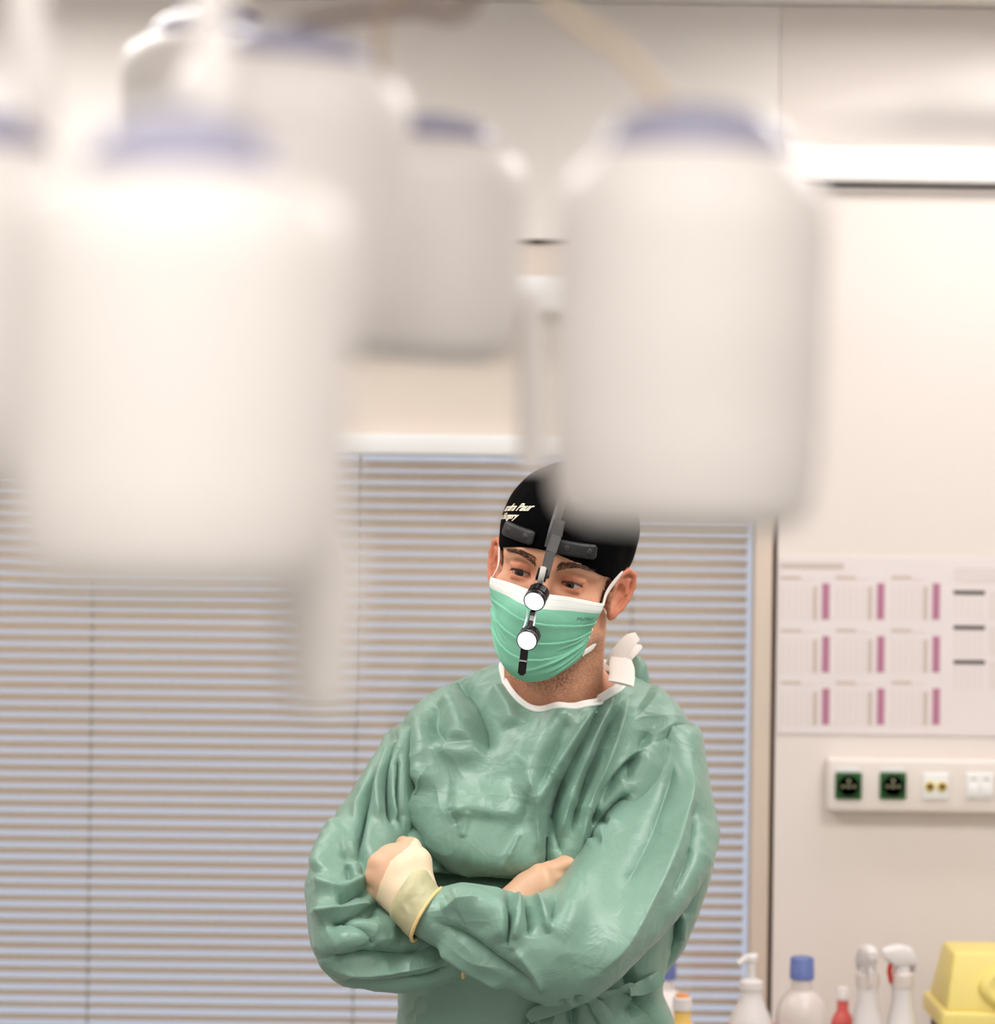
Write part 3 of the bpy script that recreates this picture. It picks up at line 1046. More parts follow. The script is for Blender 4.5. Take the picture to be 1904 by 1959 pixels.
def ear_fn(s):
    E = ear_pts(s)

    def fn(d, X, Y, Z):
        he = [(9, -3), (13, 10), (9, 25), (-2, 32), (-14, 28), (-19, 14), (-17, -3), (-11, -17), (-2, -27)]
        e = rcone(X, Y, Z, E(4, 16, -6), E(2, -14, -6), 11, 9)
        pl = rcone(X, Y, Z, E(-4, 14, -1), E(-2, -14, -2), 15.5, 11)
        o = [float(v) for v in E(0, 0, 2.2)]
        ew = [float(v) for v in E(0, 0, 1) - E(0, 0, 0)]
        side = (X - o[0]) * ew[0] + (Y - o[1]) * ew[1] + (Z - o[2]) * ew[2]
        pl = smax(pl, side, 2)
        pl = smax(pl, -side - 8, 2)
        e = smin(e, pl, 4)
        for a, b in zip(he[:-1], he[1:]):
            e = smin(e, rcone(X, Y, Z, E(a[0], a[1], 5.0), E(b[0], b[1], 5.0), 3.6, 3.6), 2.5)
        e = smin(e, ell(X, Y, Z, E(0, -26, 2.5), (5.5, 9, 9)), 5)
        for a, b in (((-9, 20), (-9, 4)), ((-9, 4), (-3, -10))):
            e = smin(e, rcone(X, Y, Z, E(a[0], a[1], 3.5), E(b[0], b[1], 3.5), 2.8, 2.8), 3)
        e = smin(e, rcone(X, Y, Z, E(12, -3, 2), E(10, -10, 2), 4.5, 4), 3)
        e = smax(e, -rcone(X, Y, Z, E(1, 3, 5), E(2, -8, 5), 9.5, 7.0), 2.5)
        return smin(d, e, 4)
    return fn


def nose_fn(d, X, Y, Z):
    d = smin(d, rcone(X, Y, Z, (0, 84, 6), (0, 108, -38), 7.5, 10.5), 9)
    for s in (-1, 1):
        d = smin(d, ell(X, Y, Z, (s * 12, 98, -41), (8, 10, 8)), 6)
    d = smin(d, ell(X, Y, Z, (0, 84, -66), (24, 8, 5)), 5)
    return smin(d, ell(X, Y, Z, (0, 83, -76), (21, 8, 6)), 5)


def brow_fn(d, X, Y, Z):
    for s in (-1, 1):
        d = smin(d, rcone(X, Y, Z, (s * 10, 82, 17), (s * 34, 79, 21), 8, 8), 9)
        d = smin(d, rcone(X, Y, Z, (s * 34, 79, 21), (s * 54, 60, 14), 8, 7), 9)
    for s in (-1, 1):
        d = smax(d, -ell(X, Y, Z, (s * 32, 92, -1), (21, 18, 13)), 9)
    return d


def neck_fn(d, X, Y, Z):
    d = smin(d, rcone(X, Y, Z, (0, -24, -48), NECK0, 52, 62), 22)
    for s, q in ((-1, NECKL), (1, NECKR)):
        d = smin(d, rcone(X, Y, Z, (s * 56, -14, -52), q, 12, 11), 16)
    d = smin(d, ell(X, Y, Z, (NECK0 + np.array([0, 55, 45])), (9, 12, 14)), 18)
    for q in (TRAPL, TRAPR):
        d = smin(d, rcone(X, Y, Z, NECK0 + np.array([0, -10, 40]), q, 40, 26), 30)
    return d


def head_sdf(X, Y, Z):
    d = smin(cranium(X, Y, Z), lowface(X, Y, Z), 18)
    d = local(d, X, Y, Z, (-80, 20, -40), (80, 200, 50), brow_fn)
    d = local(d, X, Y, Z, (-45, 50, -100), (45, 200, 30), nose_fn)
    for s in (-1, 1):
        c = EYE[s]
        d = local(d, X, Y, Z, c - 24, c + 24, eyes_fn(s))
    d = local(d, X, Y, Z, (-999, -999, -999), (999, 999, 0), neck_fn)
    for s in (-1, 1):
        c = np.array([s * 82.0, -6, -12])
        d = local(d, X, Y, Z, c - (32, 40, 55), c + (32, 40, 55), ear_fn(s))
    return d


loz = min(NECK0[2], TRAPL[2], TRAPR[2]) - 20
HV, HF = surfnet(head_sdf, (-150, -140, loz), (150, 125, 132), 1.9)
# colour masks in head space
x, y, z = HV.T
sm = lambda a, b, t: np.clip((t - a) / (b - a), 0, 1) ** 2 * (3 - 2 * np.clip((t - a) / (b - a), 0, 1))
earm = sm(70, 80, np.abs(x)) * sm(-55, -40, z) * sm(40, 22, np.where(y > 20, y, 0)) * (z < 30)
lidm = np.zeros(len(HV))
for s in (-1, 1):
    e = EYE[s]
    dd = np.sqrt(((x - e[0] - s * 1) / 1.3) ** 2 + (z - e[2] + 1) ** 2)
    lidm = np.maximum(lidm, sm(17, 8, dd) * (y > 55))
red = np.clip(.55 * earm + .42 * lidm, 0, 1)
wpos = hw(HV)
stub = sm(-52, -78, z) * sm(-50, -10, y) * sm(NECK0[2] + 30, NECK0[2] + 75, z) * .75
stub = np.maximum(stub, sm(48, 60, np.abs(x)) * sm(-22, -40, z) * sm(-5, 8, y) * sm(45, 28, y) * .8 * (np.abs(x) < 76))
stub *= sm(60, 30, np.abs(x)) * .6 + .4

# the rest of the body (hidden under the gown): torso, arms, legs in one surface
SHL, SHR = at(818, 1465, 3.29), at(1275, 1465, 3.29)
ELL_, ELR = at(655, 1800, 3.13), at(1130, 1835, 3.10)
WRL, WRR = at(905, 1795, 3.115), at(818, 1746, 3.04)


def body_sdf(X, Y, Z):
    d = ell(X, Y, Z, (.07, 3.30, 1.26), (.155, .10, .24))
    d = smin(d, ell(X, Y, Z, (.055, 3.30, 1.0), (.15, .10, .2)), .05)
    d = smin(d, rcone(X, Y, Z, (.075, 3.3, 1.3), at(1062, 1385, 3.285), .08, .055), .05)
    for a, b, c in ((SHL, ELL_, WRL), (SHR, ELR, WRR)):
        d = smin(d, rcone(X, Y, Z, a, b, .040, .034), .03)
        d = smin(d, rcone(X, Y, Z, b, c, .032, .018), .02)
    for s in (-1, 1):
        d = smin(d, rcone(X, Y, Z, (.055 + s * .07, 3.3, .92), (.055 + s * .08, 3.29, .5), .075, .055), .03)
        d = smin(d, rcone(X, Y, Z, (.055 + s * .08, 3.29, .5), (.055 + s * .09, 3.31, .10), .055, .038), .02)
        d = smin(d, rcone(X, Y, Z, (.055 + s * .09, 3.32, .06), (.055 + s * .105, 3.15, .035), .036, .03), .02)
    return d


BV, BF = surfnet(body_sdf, (-.22, 2.95, 0.0), (.42, 3.45, 1.52), .010)
V = np.concatenate([wpos, BV])
F = np.concatenate([HF, BF + len(wpos)])
body = obj('body', V, F, M_skin, person)
fixnormals(body)
for nm, arr in (('redness', red), ('stubble', stub)):
    a = body.data.attributes.new(nm, 'FLOAT', 'POINT')
    a.data.foreach_set('value', np.concatenate([arr, np.zeros(len(BV))]).astype(np.float32))

# eyes
GAZE = np.array([-.16, 1.0, -.22])
GAZE /= np.linalg.norm(GAZE)
for s in (-1, 1):
    e = EYE[s]

    def sph(r, c, ax, a0, a1, n=28, m=12):
        t = np.array([1.0, 0, 0])
        e1 = np.cross(ax, t)
        e1 /= np.linalg.norm(e1)
        e2 = np.cross(ax, e1)
        V = [c + r * (ax * math.cos(p) + (e1 * math.cos(q) + e2 * math.sin(q)) * math.sin(p)) for p in np.linspace(a0, a1, m) for q in np.linspace(0, 2 * math.pi, n, endpoint=False)]
        F = [(i * n + k, i * n + (k + 1) % n, (i + 1) * n + (k + 1) % n, (i + 1) * n + k) for i in range(m - 1) for k in range(n)]
        return hw(np.array(V)), F
    Vv, Ff = sph(13.2, e, GAZE, 0.01, math.pi - .01)
    eo = obj('eyeball', Vv, Ff, M_sclera, person)
    fixnormals(eo)
    Vv, Ff = sph(13.4, e, GAZE, 0.01, .47, m=5)
    obj('iris', Vv, Ff, M_iris, eo)
    Vv, Ff = sph(13.5, e, GAZE, 0.01, .2, m=3)
    obj('pupil', Vv, Ff, M_pupil, eo)


# eyebrows, lashes and sideburns: single hairs
for s in (-1, 1):
    gb = Geo()
    n_ = 420
    t = rng.rand(n_)
    bx = s * (13 + 40 * t)
    bz = 16 + 8.0 * np.sin(np.minimum(1, t * 1.15) * 2.2) - 5 * np.maximum(0, t - .7) + rng.uniform(-1, 1, n_) * (4.0 * (1 - t) + 1.3)
    Pb = march(np.stack([bx, np.full(n_, 130.0), bz], 1), (0, -1, 0), head_sdf, .2)
    for i in range(n_):
        ti = t[i]
        ln = rng.uniform(3, 5.5)
        q = Pb[i] + np.array([s * (0.35 + .75 * ti) * ln, .6 - 2.2 * ti * ti, (1.0 - 1.25 * ti) * ln * .6])
        gb.tube(hw(np.array([Pb[i], (Pb[i] + q) / 2 + np.array([0, .9, .3]), q])), [.00021, .0002, .00008], n=3)
    gb.build('eyebrow', M_hair, person)['kind'] = 'stuff'
    gl = Geo()
    for i in range(44):
        ti = i / 43
        u = -11.5 + 24 * ti
        e = EYE[s]
        zz = -2.4 + 3.9 * math.sqrt(max(0, 1 - ((u - .5) / 13.4) ** 2)) + e[2]
        yy = e[1] + math.sqrt(max(1, 15.6 ** 2 - u ** 2 - zz ** 2))
        q0_ = np.array([e[0] + s * u, yy - .4, zz + .3])
        q = q0_ + np.array([s * (ti - .35) * 4.0, 3.6, -2.0 + random.uniform(-.5, .5)])
        gl.tube(hw(np.array([q0_, (q0_ + q) / 2 + (0, .3, -.5), q])), [.0003, .00026, .0001], n=3)
    gl.build('eyelash', M_hair, person)['kind'] = 'stuff'
    gh = Geo()
    n_ = 260
    zz = rng.uniform(-34, 14, n_)
    wdt = np.where(zz > -8, 9, 9 + (zz + 8) * .25)
    yy = 24 + rng.uniform(-1, 1, n_) * wdt
    Ps = march(np.stack([np.full(n_, s * 92.0), yy, zz], 1), (-s, 0, 0), head_sdf, .1, .7)
    for i in range(n_):
        q = Ps[i] + np.array([s * .8, -1.2 + rng.uniform(-1, 1), -4.5])
        gh.tube(hw(np.array([Ps[i], q])), [.00028, .0001], n=3)
    gh.build('sideburn', M_hair, person)['kind'] = 'stuff'


# ------------------------------------------------------------------ black cap
def cap_sdf(X, Y, Z):
    d = smin(cranium(X, Y, Z), ell(X, Y, Z, (0, -22, 52), (80, 92, 76)), 15) - 5.0
    edge = 34 - .0042 * X * X * (1 + .0 * Y) - np.clip(30 - Y, 0, 200) * .36 - .05 * X
    d = smax(d, (edge - Z) * .8, 2.0)
    inner = cranium(X, Y, Z) + 3.0
    return smax(d, -inner, 1.5)


CV, CF = surfnet(cap_sdf, (-92, -128, -60), (92, 108, 142), 2.2)
# soft puckers in the cotton
nz = vnoise(CV / 22.0, 3) * 1.0 + vnoise(CV / np.array([9.0, 30, 30]), 5) * .5
cn = CV - np.array([0, -10, 38])
cn /= np.linalg.norm(cn, axis=1)[:, None]
CVd = CV + cn * nz[:, None]
capo = obj('surgical_cap', hw(CVd), CF, M_cap, person)
fixnormals(capo)


def cap_outer(X, Y, Z):
    return smin(cranium(X, Y, Z), ell(X, Y, Z, (0, -22, 52), (80, 92, 76)), 15) - 6.2


def text_mesh(txt, shear, size, off_=.008):
    cu = bpy.data.curves.new('t', 'FONT')
    cu.body = txt
    cu.shear = shear
    cu.size = size
    cu.align_x = 'RIGHT'
    cu.offset = size * off_
    to = bpy.data.objects.new('t', cu)
    COL.objects.link(to)
    bpy.context.view_layer.update()
    me = to.to_mesh()
    V = np.array([tuple(v.co) for v in me.vertices])
    F = [tuple(p.vertices) for p in me.polygons]
    to.to_mesh_clear()
    bpy.data.objects.remove(to)
    bpy.data.curves.remove(cu)
    return V, F


def wrap_text(txt, size, ang_end, z0, shear, slope, rad_off, name, m, parent, f, axis_y=0.0, thick=.5):
    """lettering wrapped round the head: right end at angle ang_end (from face-forward towards image right)"""
    V, F = text_mesh(txt, shear, size)
    ang = ang_end + V[:, 0] / 85.0
    zz = z0 + V[:, 1] + slope * V[:, 0]
    Dd = np.stack([np.sin(ang), np.cos(ang), 0 * ang], 1)
    out = march(Dd * 170.0 + np.array([0, axis_y, 0]) + np.stack([0 * zz, 0 * zz, zz], 1), -Dd, f, rad_off)
    out = np.array(out)
    n = len(out)
    c = np.array([0, axis_y, 0])
    dirv = out - c
    dirv[:, 2] = 0
    dirv /= np.linalg.norm(dirv, axis=1)[:, None]
    back = out - dirv * thick * 2
    W = np.concatenate([hw(out), hw(back)])
    FF = list(F) + [tuple(i + n for i in f_[::-1]) for f_ in F]
    return obj(name, W, FF, m, parent, False)


wrap_text('andra Paur', 14.0, math.radians(-25), 75, .4, .24, .6, 'embroidered_lettering', M_thread, capo, cap_outer)
wrap_text('al Surgery', 11.5, math.radians(-36), 60.5, .4, .24, .6, 'embroidered_lettering', M_thread, capo, cap_outer)


# ------------------------------------------------------------------ face mask
def mask_hull(X, Y, Z):
    d = smin(lowface(X, Y, Z), ell(X, Y, Z, (0, 62, -52), (44, 46, 58)), 30)
    d = smin(d, rcone(X, Y, Z, (0, 84, 0), (0, 104, -40), 8, 13), 26)
    d = smin(d, rcone(X, Y, Z, (0, 100, -46), (0, 82, -104), 13, 18), 24)
    return d


NU, NV = 150, 150
PH = math.radians(60)
vv, uu = np.meshgrid(np.linspace(0, 1, NV), np.linspace(-1, 1, NU), indexing='ij')
ph = uu * PH * (1.0 - .06 * np.sin(math.pi * vv))
zt_m = -14 - 7 * uu * uu
zb_m = -133 + 42 * np.abs(uu) ** 1.5
zz = zt_m + (zb_m - zt_m) * vv
Dd = np.stack([np.sin(ph), np.cos(ph), 0 * ph], -1).reshape(-1, 3)
grid = march(Dd * 170 + np.array([0, 5.0, 0]) + np.stack([0 * zz, 0 * zz, zz], -1).reshape(-1, 3), -Dd, mask_hull, 4.5).reshape(NV, NU, 3)
cen = np.maximum(0, 1 - uu * uu)
off = 1.0 * cen
# stepped pleats that fan out to the sides
for k, vp in enumerate((.33, .50, .66)):
    d_ = vv - vp - (.05 * (k - 1)) * cen * .7 - .02 * np.sin(uu * 2.5 + k)
    am = (2.2, 3.0, 2.6)[k] * (.25 + .75 * np.abs(uu) ** .6)
    off += am * np.where(d_ > 0, np.exp(-(d_ / .055) ** 2), -.25 * np.exp(-(d_ / .03) ** 2))
# slack creases running from the side seams towards the chin
for (u0, v0, u1, v1, am, wd) in ((.95, .62, .15, .80, 2.6, .022), (.95, .74, .2, .90, 2.6, .022), (.9, .55, .35, .62, 2.0, .018), (.95, .86, .35, .95, 2.0, .02),
                                 (-.95, .45, -.25, .62, 2.0, .02), (-.95, .6, -.3, .84, 2.8, .028), (-.9, .75, -.25, .93, 2.0, .02), (.6, .70, .0, .86, 1.8, .018), (-.8, .36, -.5, .5, 1.6, .02)):
    t_ = np.clip(((uu - u0) * (u1 - u0) + (vv - v0) * (v1 - v0)) / ((u1 - u0) ** 2 + (v1 - v0) ** 2), 0, 1)
    d_ = np.hypot((uu - u0 - t_ * (u1 - u0)) * .5, vv - v0 - t_ * (v1 - v0))
    sd = vv - v0 - t_ * (v1 - v0)
    off += am * np.sin(math.pi * np.clip(t_ * .9 + .1, 0, 1)) * (np.exp(-(d_ / wd) ** 2) - .8 * np.exp(-((sd - wd * 1.6) / wd) ** 2) * (d_ < wd * 5))
off += .7 * vnoise(np.stack([uu * 5, vv * 6, 0 * uu], -1).reshape(-1, 3), 9).reshape(uu.shape)
ed = np.maximum(0, np.abs(uu) - .93) / .07
off -= ed * ed * 3.0
grid = grid + Dd.reshape(NV, NU, 3) * off[:, :, None]
Vm = grid.reshape(-1, 3)
Fm, mi = [], []
for j in range(NV - 1):
    for i in range(NU - 1):
        Fm.append((j * NU + i, j * NU + i + 1, (j + 1) * NU + i + 1, (j + 1) * NU + i))
        edge = j < NV * .145 or i < 3 or i > NU - 5 or j > NV - 4
        mi.append(1 if edge else 0)
mask = obj('face_mask', hw(Vm), Fm, None, person, True, [M_maskg, M_maskw], mi)
fixnormals(mask)
so = mask.modifiers.new('thickness', 'SOLIDIFY')
so.thickness = .0012
so.offset = 0


def mask_at(u, v, off=0.0):
    fi = (u + 1) / 2 * (NU - 1)
    fj = v * (NV - 1)
    i, j = int(min(fi, NU - 2)), int(min(fj, NV - 2))
    a, b = fi - i, fj - j
    p = grid[j, i] * (1 - a) * (1 - b) + grid[j, i + 1] * a * (1 - b) + grid[j + 1, i] * (1 - a) * b + grid[j + 1, i + 1] * a * b
    dr = np.array([p[0], p[1] - 5, 0])
    return p + dr / np.linalg.norm(dr) * off


# stitch dots along the white band
gs = Geo()
for v in (.045, .115, .135):
    for i in range(110):
        u = -.95 + 1.9 * i / 109
        p = hw(mask_at(u, v, .7))[0]
        q = hw(mask_at(u + .006, v, .9))[0]
        gs.tube([p, q], .00032, n=4)
gs.build('stitching', M_stitch, mask)['kind'] = 'stuff'
# lettering on the mask
Vt, Ft = text_mesh('MaiMed', 0, 7.4, -.012)
out = []
for v_ in Vt:
    uu = .80 + v_[0] / 88.0
    vv = .262 - v_[1] / 108.0
    out.append(mask_at(uu, vv, .9))
out = np.array(out)
obj('printed_lettering', hw(out), Ft, M_pleat, mask, False)
# ear loops
for s in (-1, 1):
    E = ear_pts(s)
    top = mask_at(s * .97, .03, .6)
    bot = mask_at(s * .97, .93, .6)
    pts = [top, np.array([s * 71, 34, -8]), np.array([s * 79.5, 10, 16]), E(-3, 31, -8), E(-16, 24, -7), E(-18, 0, -8), E(-10, -18, -10), np.array([s * 66, -14, -66]), np.array([s * 63, 6, -84]), np.array([s * 57, 28, -90]), bot]
    Geo().tube(hw(np.array(pts)), [.0040, .0042, .0042, .004, .004, .004, .004, .004, .0046, .0056], n=10, flat=.28, up=HR @ FLIP @ np.array([s * 1.0, .3, 0]), sub=60).build('ear_loop', M_loop, mask)

# ------------------------------------------------------------------ gown
FOLDS = {}


def loft(keys, M, N, expo=2.0):
    """keys: list of (A, B, Yc, R[, expo front]) edge points in photo px; returns grid (M,N,3)"""
    C, A1, D = [], [], []
    for k in keys:
        (ax_, ay_), (bx_, by_), Y, R = k[:4]
        a, b = at(ax_, ay_, Y), at(bx_, by_, Y)
        C.append((a + b) / 2)
        A1.append((b - a) / 2)
        D.append(np.array([0, R, 0]))
    C, A1, D = spline(C, M), spline(A1, M), spline(D, M)
    th_ = np.linspace(0, 2 * math.pi, N, endpoint=False)
    cs, sn = np.cos(th_), np.sin(th_)
    e = 2.0 / expo
    cs_, sn_ = np.sign(cs) * np.abs(cs) ** e, np.sign(sn) * np.abs(sn) ** e
    return C[:, None, :] + A1[:, None, :] * cs_[None, :, None] + D[:, None, :] * sn_[None, :, None]


def grid_faces(M, N):
    i = np.arange(M - 1)[:, None]
    k = np.arange(N)[None, :]
    k2 = (k + 1) % N
    return np.stack([(i * N + k), (i * N + k2), ((i + 1) * N + k2), ((i + 1) * N + k)], -1).reshape(-1, 4)


def normals(G):
    du = np.gradient(G, axis=0)
    dv = (np.roll(G, -1, 1) - np.roll(G, 1, 1)) / 2
    n = np.cross(du, dv)
    n /= np.linalg.norm(n, axis=2)[:, :, None] + 1e-12
    c = G.mean(axis=1, keepdims=True)
    if ((G - c) * n).sum() < 0:
        n = -n
    return n


def seg_dist(PX, PZ, poly):
    """signed distance (m) to a polyline in the x-z plane and position 0..1 along it"""
    best = np.full(PX.shape, 1e9)
    sg = np.zeros(PX.shape)
    tt = np.zeros(PX.shape)
    P = np.asarray(poly)
    ln = np.linalg.norm(np.diff(P, axis=0), axis=1)
    cum = np.concatenate([[0], np.cumsum(ln)])
    for i in range(len(P) - 1):
        d = P[i + 1] - P[i]
        L2 = d @ d
        t = np.clip(((PX - P[i, 0]) * d[0] + (PZ - P[i, 1]) * d[1]) / L2, 0, 1)
        qx, qz = PX - P[i, 0] - t * d[0], PZ - P[i, 1] - t * d[1]
        dist = np.hypot(qx, qz)
        cr = np.sign(d[0] * qz - d[1] * qx)
        mk = dist < best
        best = np.where(mk, dist, best)
        sg = np.where(mk, cr, sg)
        tt = np.where(mk, (cum[i] + t * ln[i]) / cum[-1], tt)
    return best, sg, tt


FOLD = 2.2


def apply_folds(G, Yref, folds, fade_side=True):
    n = normals(G)
    PX, PZ = G[:, :, 0], G[:, :, 2]
    wgt = np.clip(-n[:, :, 1] * 1.6 + .25, 0, 1)
    D = np.zeros(PX.shape)
    for f in folds:
        kind, amp, wd, pts = f[:4]
        pts = np.array([at(px, py, Yref)[[0, 2]] for px, py in pts])
        if len(pts) > 2:
            pts = spline(pts, 14)
        wd = wd * Yref / FPX
        amp = amp * .001 * FOLD
        d, sg, t = seg_dist(PX, PZ, pts)
        env = np.clip(np.minimum(t, 1 - t) / .18, 0, 1)
        env = (env * env * (3 - 2 * env)) * .85 + .15
        if f[-1] == 'full':
            env = np.ones_like(env)
        elif f[-1] == 'start':
            env = np.clip((1 - t) / .3, 0, 1)
        elif f[-1] == 'end':
            env = np.clip(t / .3, 0, 1)
        x = d / wd
        if kind == 'v':        # sharp valley
            D += -amp * env * np.exp(-np.abs(x) ** 1.3 * 1.2)
        elif kind == 'r':      # rounded ridge
            D += amp * env * np.exp(-x * x)
        elif kind == 'R':      # sharp ridge
            D += amp * env * np.exp(-np.abs(x) ** 1.15 * 1.3)
        elif kind == 'o':      # overlap: steep step, ridge on the left-hand side of the stroke, valley on the right
            s = sg * x
            D += amp * env * np.where(s > 0, np.exp(-s * .9) , -np.exp(-np.abs(s) * 2.0) * .9) * (1 - np.exp(-np.abs(s) * 7))
    return G + n * (D * wgt)[:, :, None]


def crumple(G, amp, sc, seed, aniso=(1, 1, 1)):
    n = normals(G)
    P = G.reshape(-1, 3) * np.array(aniso)
    P = P + .3 * sc * np.stack([vnoise(P / sc * .8, seed + 7), 0 * P[:, 0], vnoise(P / sc * .8 + 5, seed + 8)], 1)
    a = 1 - 2 * np.abs(vnoise(P / sc, seed)) ** .8
    b = 1 - 2 * np.abs(vnoise(P / (sc * .45) + 7.3, seed + 1)) ** .8
    c = vnoise(P / (sc * 1.8) + 3.1, seed + 2)
    wgt = np.clip(vnoise(P / (sc * 2.2) + 11.0, seed + 5) + .55, .1, 1)
    D = ((a * .7 + b * .4) * wgt + c * .8).reshape(G.shape[:2]) * amp
    return G + n * D[:, :, None]


def shell(name, G, m, parent, thick=.0012, close=False):
    M, N = G.shape[:2]
    o = obj(name, G.reshape(-1, 3), grid_faces(M, N), m, parent)
    fixnormals(o)
    return o


# ---- torso: rings from the collar over the shoulders down to the hem
TM, TN = 420, 760


def ring(l, r, fz, bz, Yc, Rf, Rb, ex):
    """l, r: px of left/right extreme; fz,bz: px y offset of front/back from their mean; Rf,Rb depth reach front/back"""
    a, b = at(l[0], l[1], Yc), at(r[0], r[1], Yc)
    return np.concatenate([(a + b) / 2, (b - a) / 2, [fz * Yc / FPX, bz * Yc / FPX, Rf, Rb, ex]])


TR = [ring((958, 1272), (1206, 1288), 70, -12, 3.285, .095, .065, 2.2),
      ring((930, 1282), (1224, 1300), 80, -8, 3.290, .108, .075, 2.2),
      ring((868, 1304), (1262, 1326), 88, 0, 3.292, .120, .088, 2.3),
      ring((800, 1345), (1310, 1368), 86, 6, 3.294, .128, .100, 2.4),
      ring((762, 1400), (1330, 1415), 74, 8, 3.296, .132, .112, 2.5),
      ring((752, 1470), (1325, 1480), 50, 5, 3.297, .138, .120, 2.5),
      ring((756, 1560), (1312, 1565), 26, 0, 3.298, .142, .122, 2.5),
      ring((762, 1650), (1300, 1655), 8, 0, 3.300, .140, .122, 2.5),
      ring((766, 1740), (1290, 1745), 0, 0, 3.300, .126, .122, 2.5),
      ring((766, 1830), (1276, 1835), 0, 0, 3.300, .124, .122, 2.5),
      ring((764, 1895), (1268, 1898), 0, 0, 3.300, .126, .124, 2.5),
      ring((764, 1960), (1292, 1962), 0, 0, 3.300, .134, .130, 2.4),
      ring((752, 2100), (1318, 2100), 0, 0, 3.300, .142, .140, 2.3),
      ring((742, 2500), (1340, 2500), 0, 0, 3.300, .150, .150, 2.2),
      ring((735, 2880), (1352, 2880), 0, 0, 3.300, .156, .156, 2.2)]
TR = np.array(TR)
# uneven spacing: more rings where the camera looks
ss = np.concatenate([np.linspace(0, 11.2, 380), np.linspace(11.2, 14, 42)[1:]])
Kf = spline(TR, 1401)
T = np.stack([np.interp(ss, np.linspace(0, 14, 1401), Kf[:, c]) for c in range(Kf.shape[1])], 1)
u_ = np.linspace(0, 1, TN, endpoint=False)
# three quarters of the samples on the front half
th_ = np.interp(u_, [0, .125, .875, 1], [0, math.pi * 0 + .5 * math.pi * 1, math.pi * 1.5 + .5 * math.pi, 2 * math.pi]) if False else np.where(u_ < .25, u_ / .25 * math.pi, math.pi + (u_ - .25) / .75 * math.pi)
cs, sn = np.cos(th_)[None], np.sin(th_)[None]
e = 2.0 / T[:, 10:11]
cs_, sn_ = np.sign(cs) * np.abs(cs) ** e, np.sign(sn) * np.abs(sn) ** e
dep = np.where(sn_ < 0, T[:, 8:9], T[:, 9:10]) * sn_          # front (towards camera) is -y
skew = np.clip(1 - ss / 3.2, 0, 1)[:, None]
dz = np.where(sn_ < 0, -T[:, 6:7], -T[:, 7:8]) * np.abs(sn_) ** 1.2
dz = dz * np.where(sn_ < 0, 1 - .42 * skew * cs_, 1)
G = T[:, None, 0:3] + T[:, None, 3:6] * cs_[:, :, None]
G = G + np.stack([0 * dep, dep, dz], -1)
tf = [
    # radiating pulls from the neck tie towards the left armpit
    ('v', 13, 15, [(1172, 1322), (1125, 1400), (1080, 1490), (1048, 1590), (1044, 1690)]),
    ('R', 9, 15, [(1150, 1345), (1090, 1430), (1045, 1500), (1020, 1560)]),
    ('v', 12, 12, [(1190, 1350), (1150, 1430), (1112, 1520), (1088, 1600)]),
    ('R', 8, 12, [(1180, 1335), (1135, 1420), (1098, 1510), (1066, 1610)]),
    ('R', 8, 13, [(1205, 1340), (1170, 1440), (1128, 1540), (1105, 1640)]),
    ('v', 11, 12, [(1235, 1440), (1185, 1480), (1150, 1530), (1130, 1600)]),
    ('R', 7, 12, [(1250, 1425), (1190, 1462), (1160, 1500), (1140, 1570)]),
    ('v', 9, 10, [(1210, 1520), (1165, 1560), (1135, 1610)]),
    ('R', 7, 12, [(1012, 1470), (1024, 1540), (1034, 1630)]),
    ('v', 6, 9, [(1072, 1495), (1060, 1560), (1075, 1640)]),
    ('r', 8, 26, [(1100, 1350), (1030, 1440), (1000, 1540)]),
    ('v', 5, 14, [(1090, 1370), (1060, 1440), (1035, 1510)]),
    # left shoulder slack
    ('v', 9, 15, [(862, 1304), (905, 1345), (928, 1395), (932, 1450)]),
    ('r', 8, 30, [(850, 1340), (880, 1390), (885, 1430)]),
    ('v', 6, 14, [(838, 1350), (832, 1400), (860, 1430)]),
    ('r', 7, 20, [(945, 1320), (975, 1365), (985, 1400)]),
    ('r', 8, 24, [(812, 1370), (800, 1450), (796, 1520)]),
    ('v', 8, 16, [(778, 1390), (775, 1470), (792, 1530)]),
    ('R', 6, 16, [(826, 1470), (800, 1540), (776, 1590)]),
    ('r', 4, 20, [(925, 1425), (880, 1442), (830, 1420)]),
    # chest pillow hanging over the forearms
    ('r', 12, 70, [(860, 1610), (940, 1640), (1010, 1640)], 'full'),
    ('v', 26, 24, [(790, 1690), (880, 1698), (1000, 1698), (1050, 1690)], 'full'),
    ('r', 6, 40, [(860, 1540), (930, 1530), (1010, 1560)]),
    ('R', 3, 8, [(960, 1660), (985, 1610), (1000, 1580)]),
    ('r', 2.5, 14, [(850, 1560), (900, 1545), (960, 1552), (1000, 1545)]),
    ('v', 1.5, 8, [(872, 1545), (885, 1580)]), ('R', 2, 7, [(905, 1548), (895, 1600)]),
    ('o', 10, 16, [(840, 1660), (812, 1605), (778, 1588)], 'full'),
    # right shoulder
    ('r', 8, 30, [(1240, 1340), (1280, 1380), (1290, 1420)]),
    ('v', 6, 12, [(1255, 1400), (1225, 1440), (1200, 1500)]),
    # waist, below the arms
    ('v', 9, 14, [(1190, 1850), (1215, 1900), (1210, 1960)]),
    ('v', 12, 16, [(1215, 1905), (1260, 1960), (1290, 2020)]),
    ('R', 9, 14, [(1190, 1900), (1235, 1960), (1255, 2010)]),
    ('v', 8, 12, [(1095, 1920), (1100, 1990)]), ('v', 6, 10, [(1020, 1945), (990, 1990)]),
    ('R', 6, 14, [(1065, 1925), (1050, 2000)]),
]
G = apply_folds(G, 3.165, tf)
G = crumple(G, .0034, .06, 11)
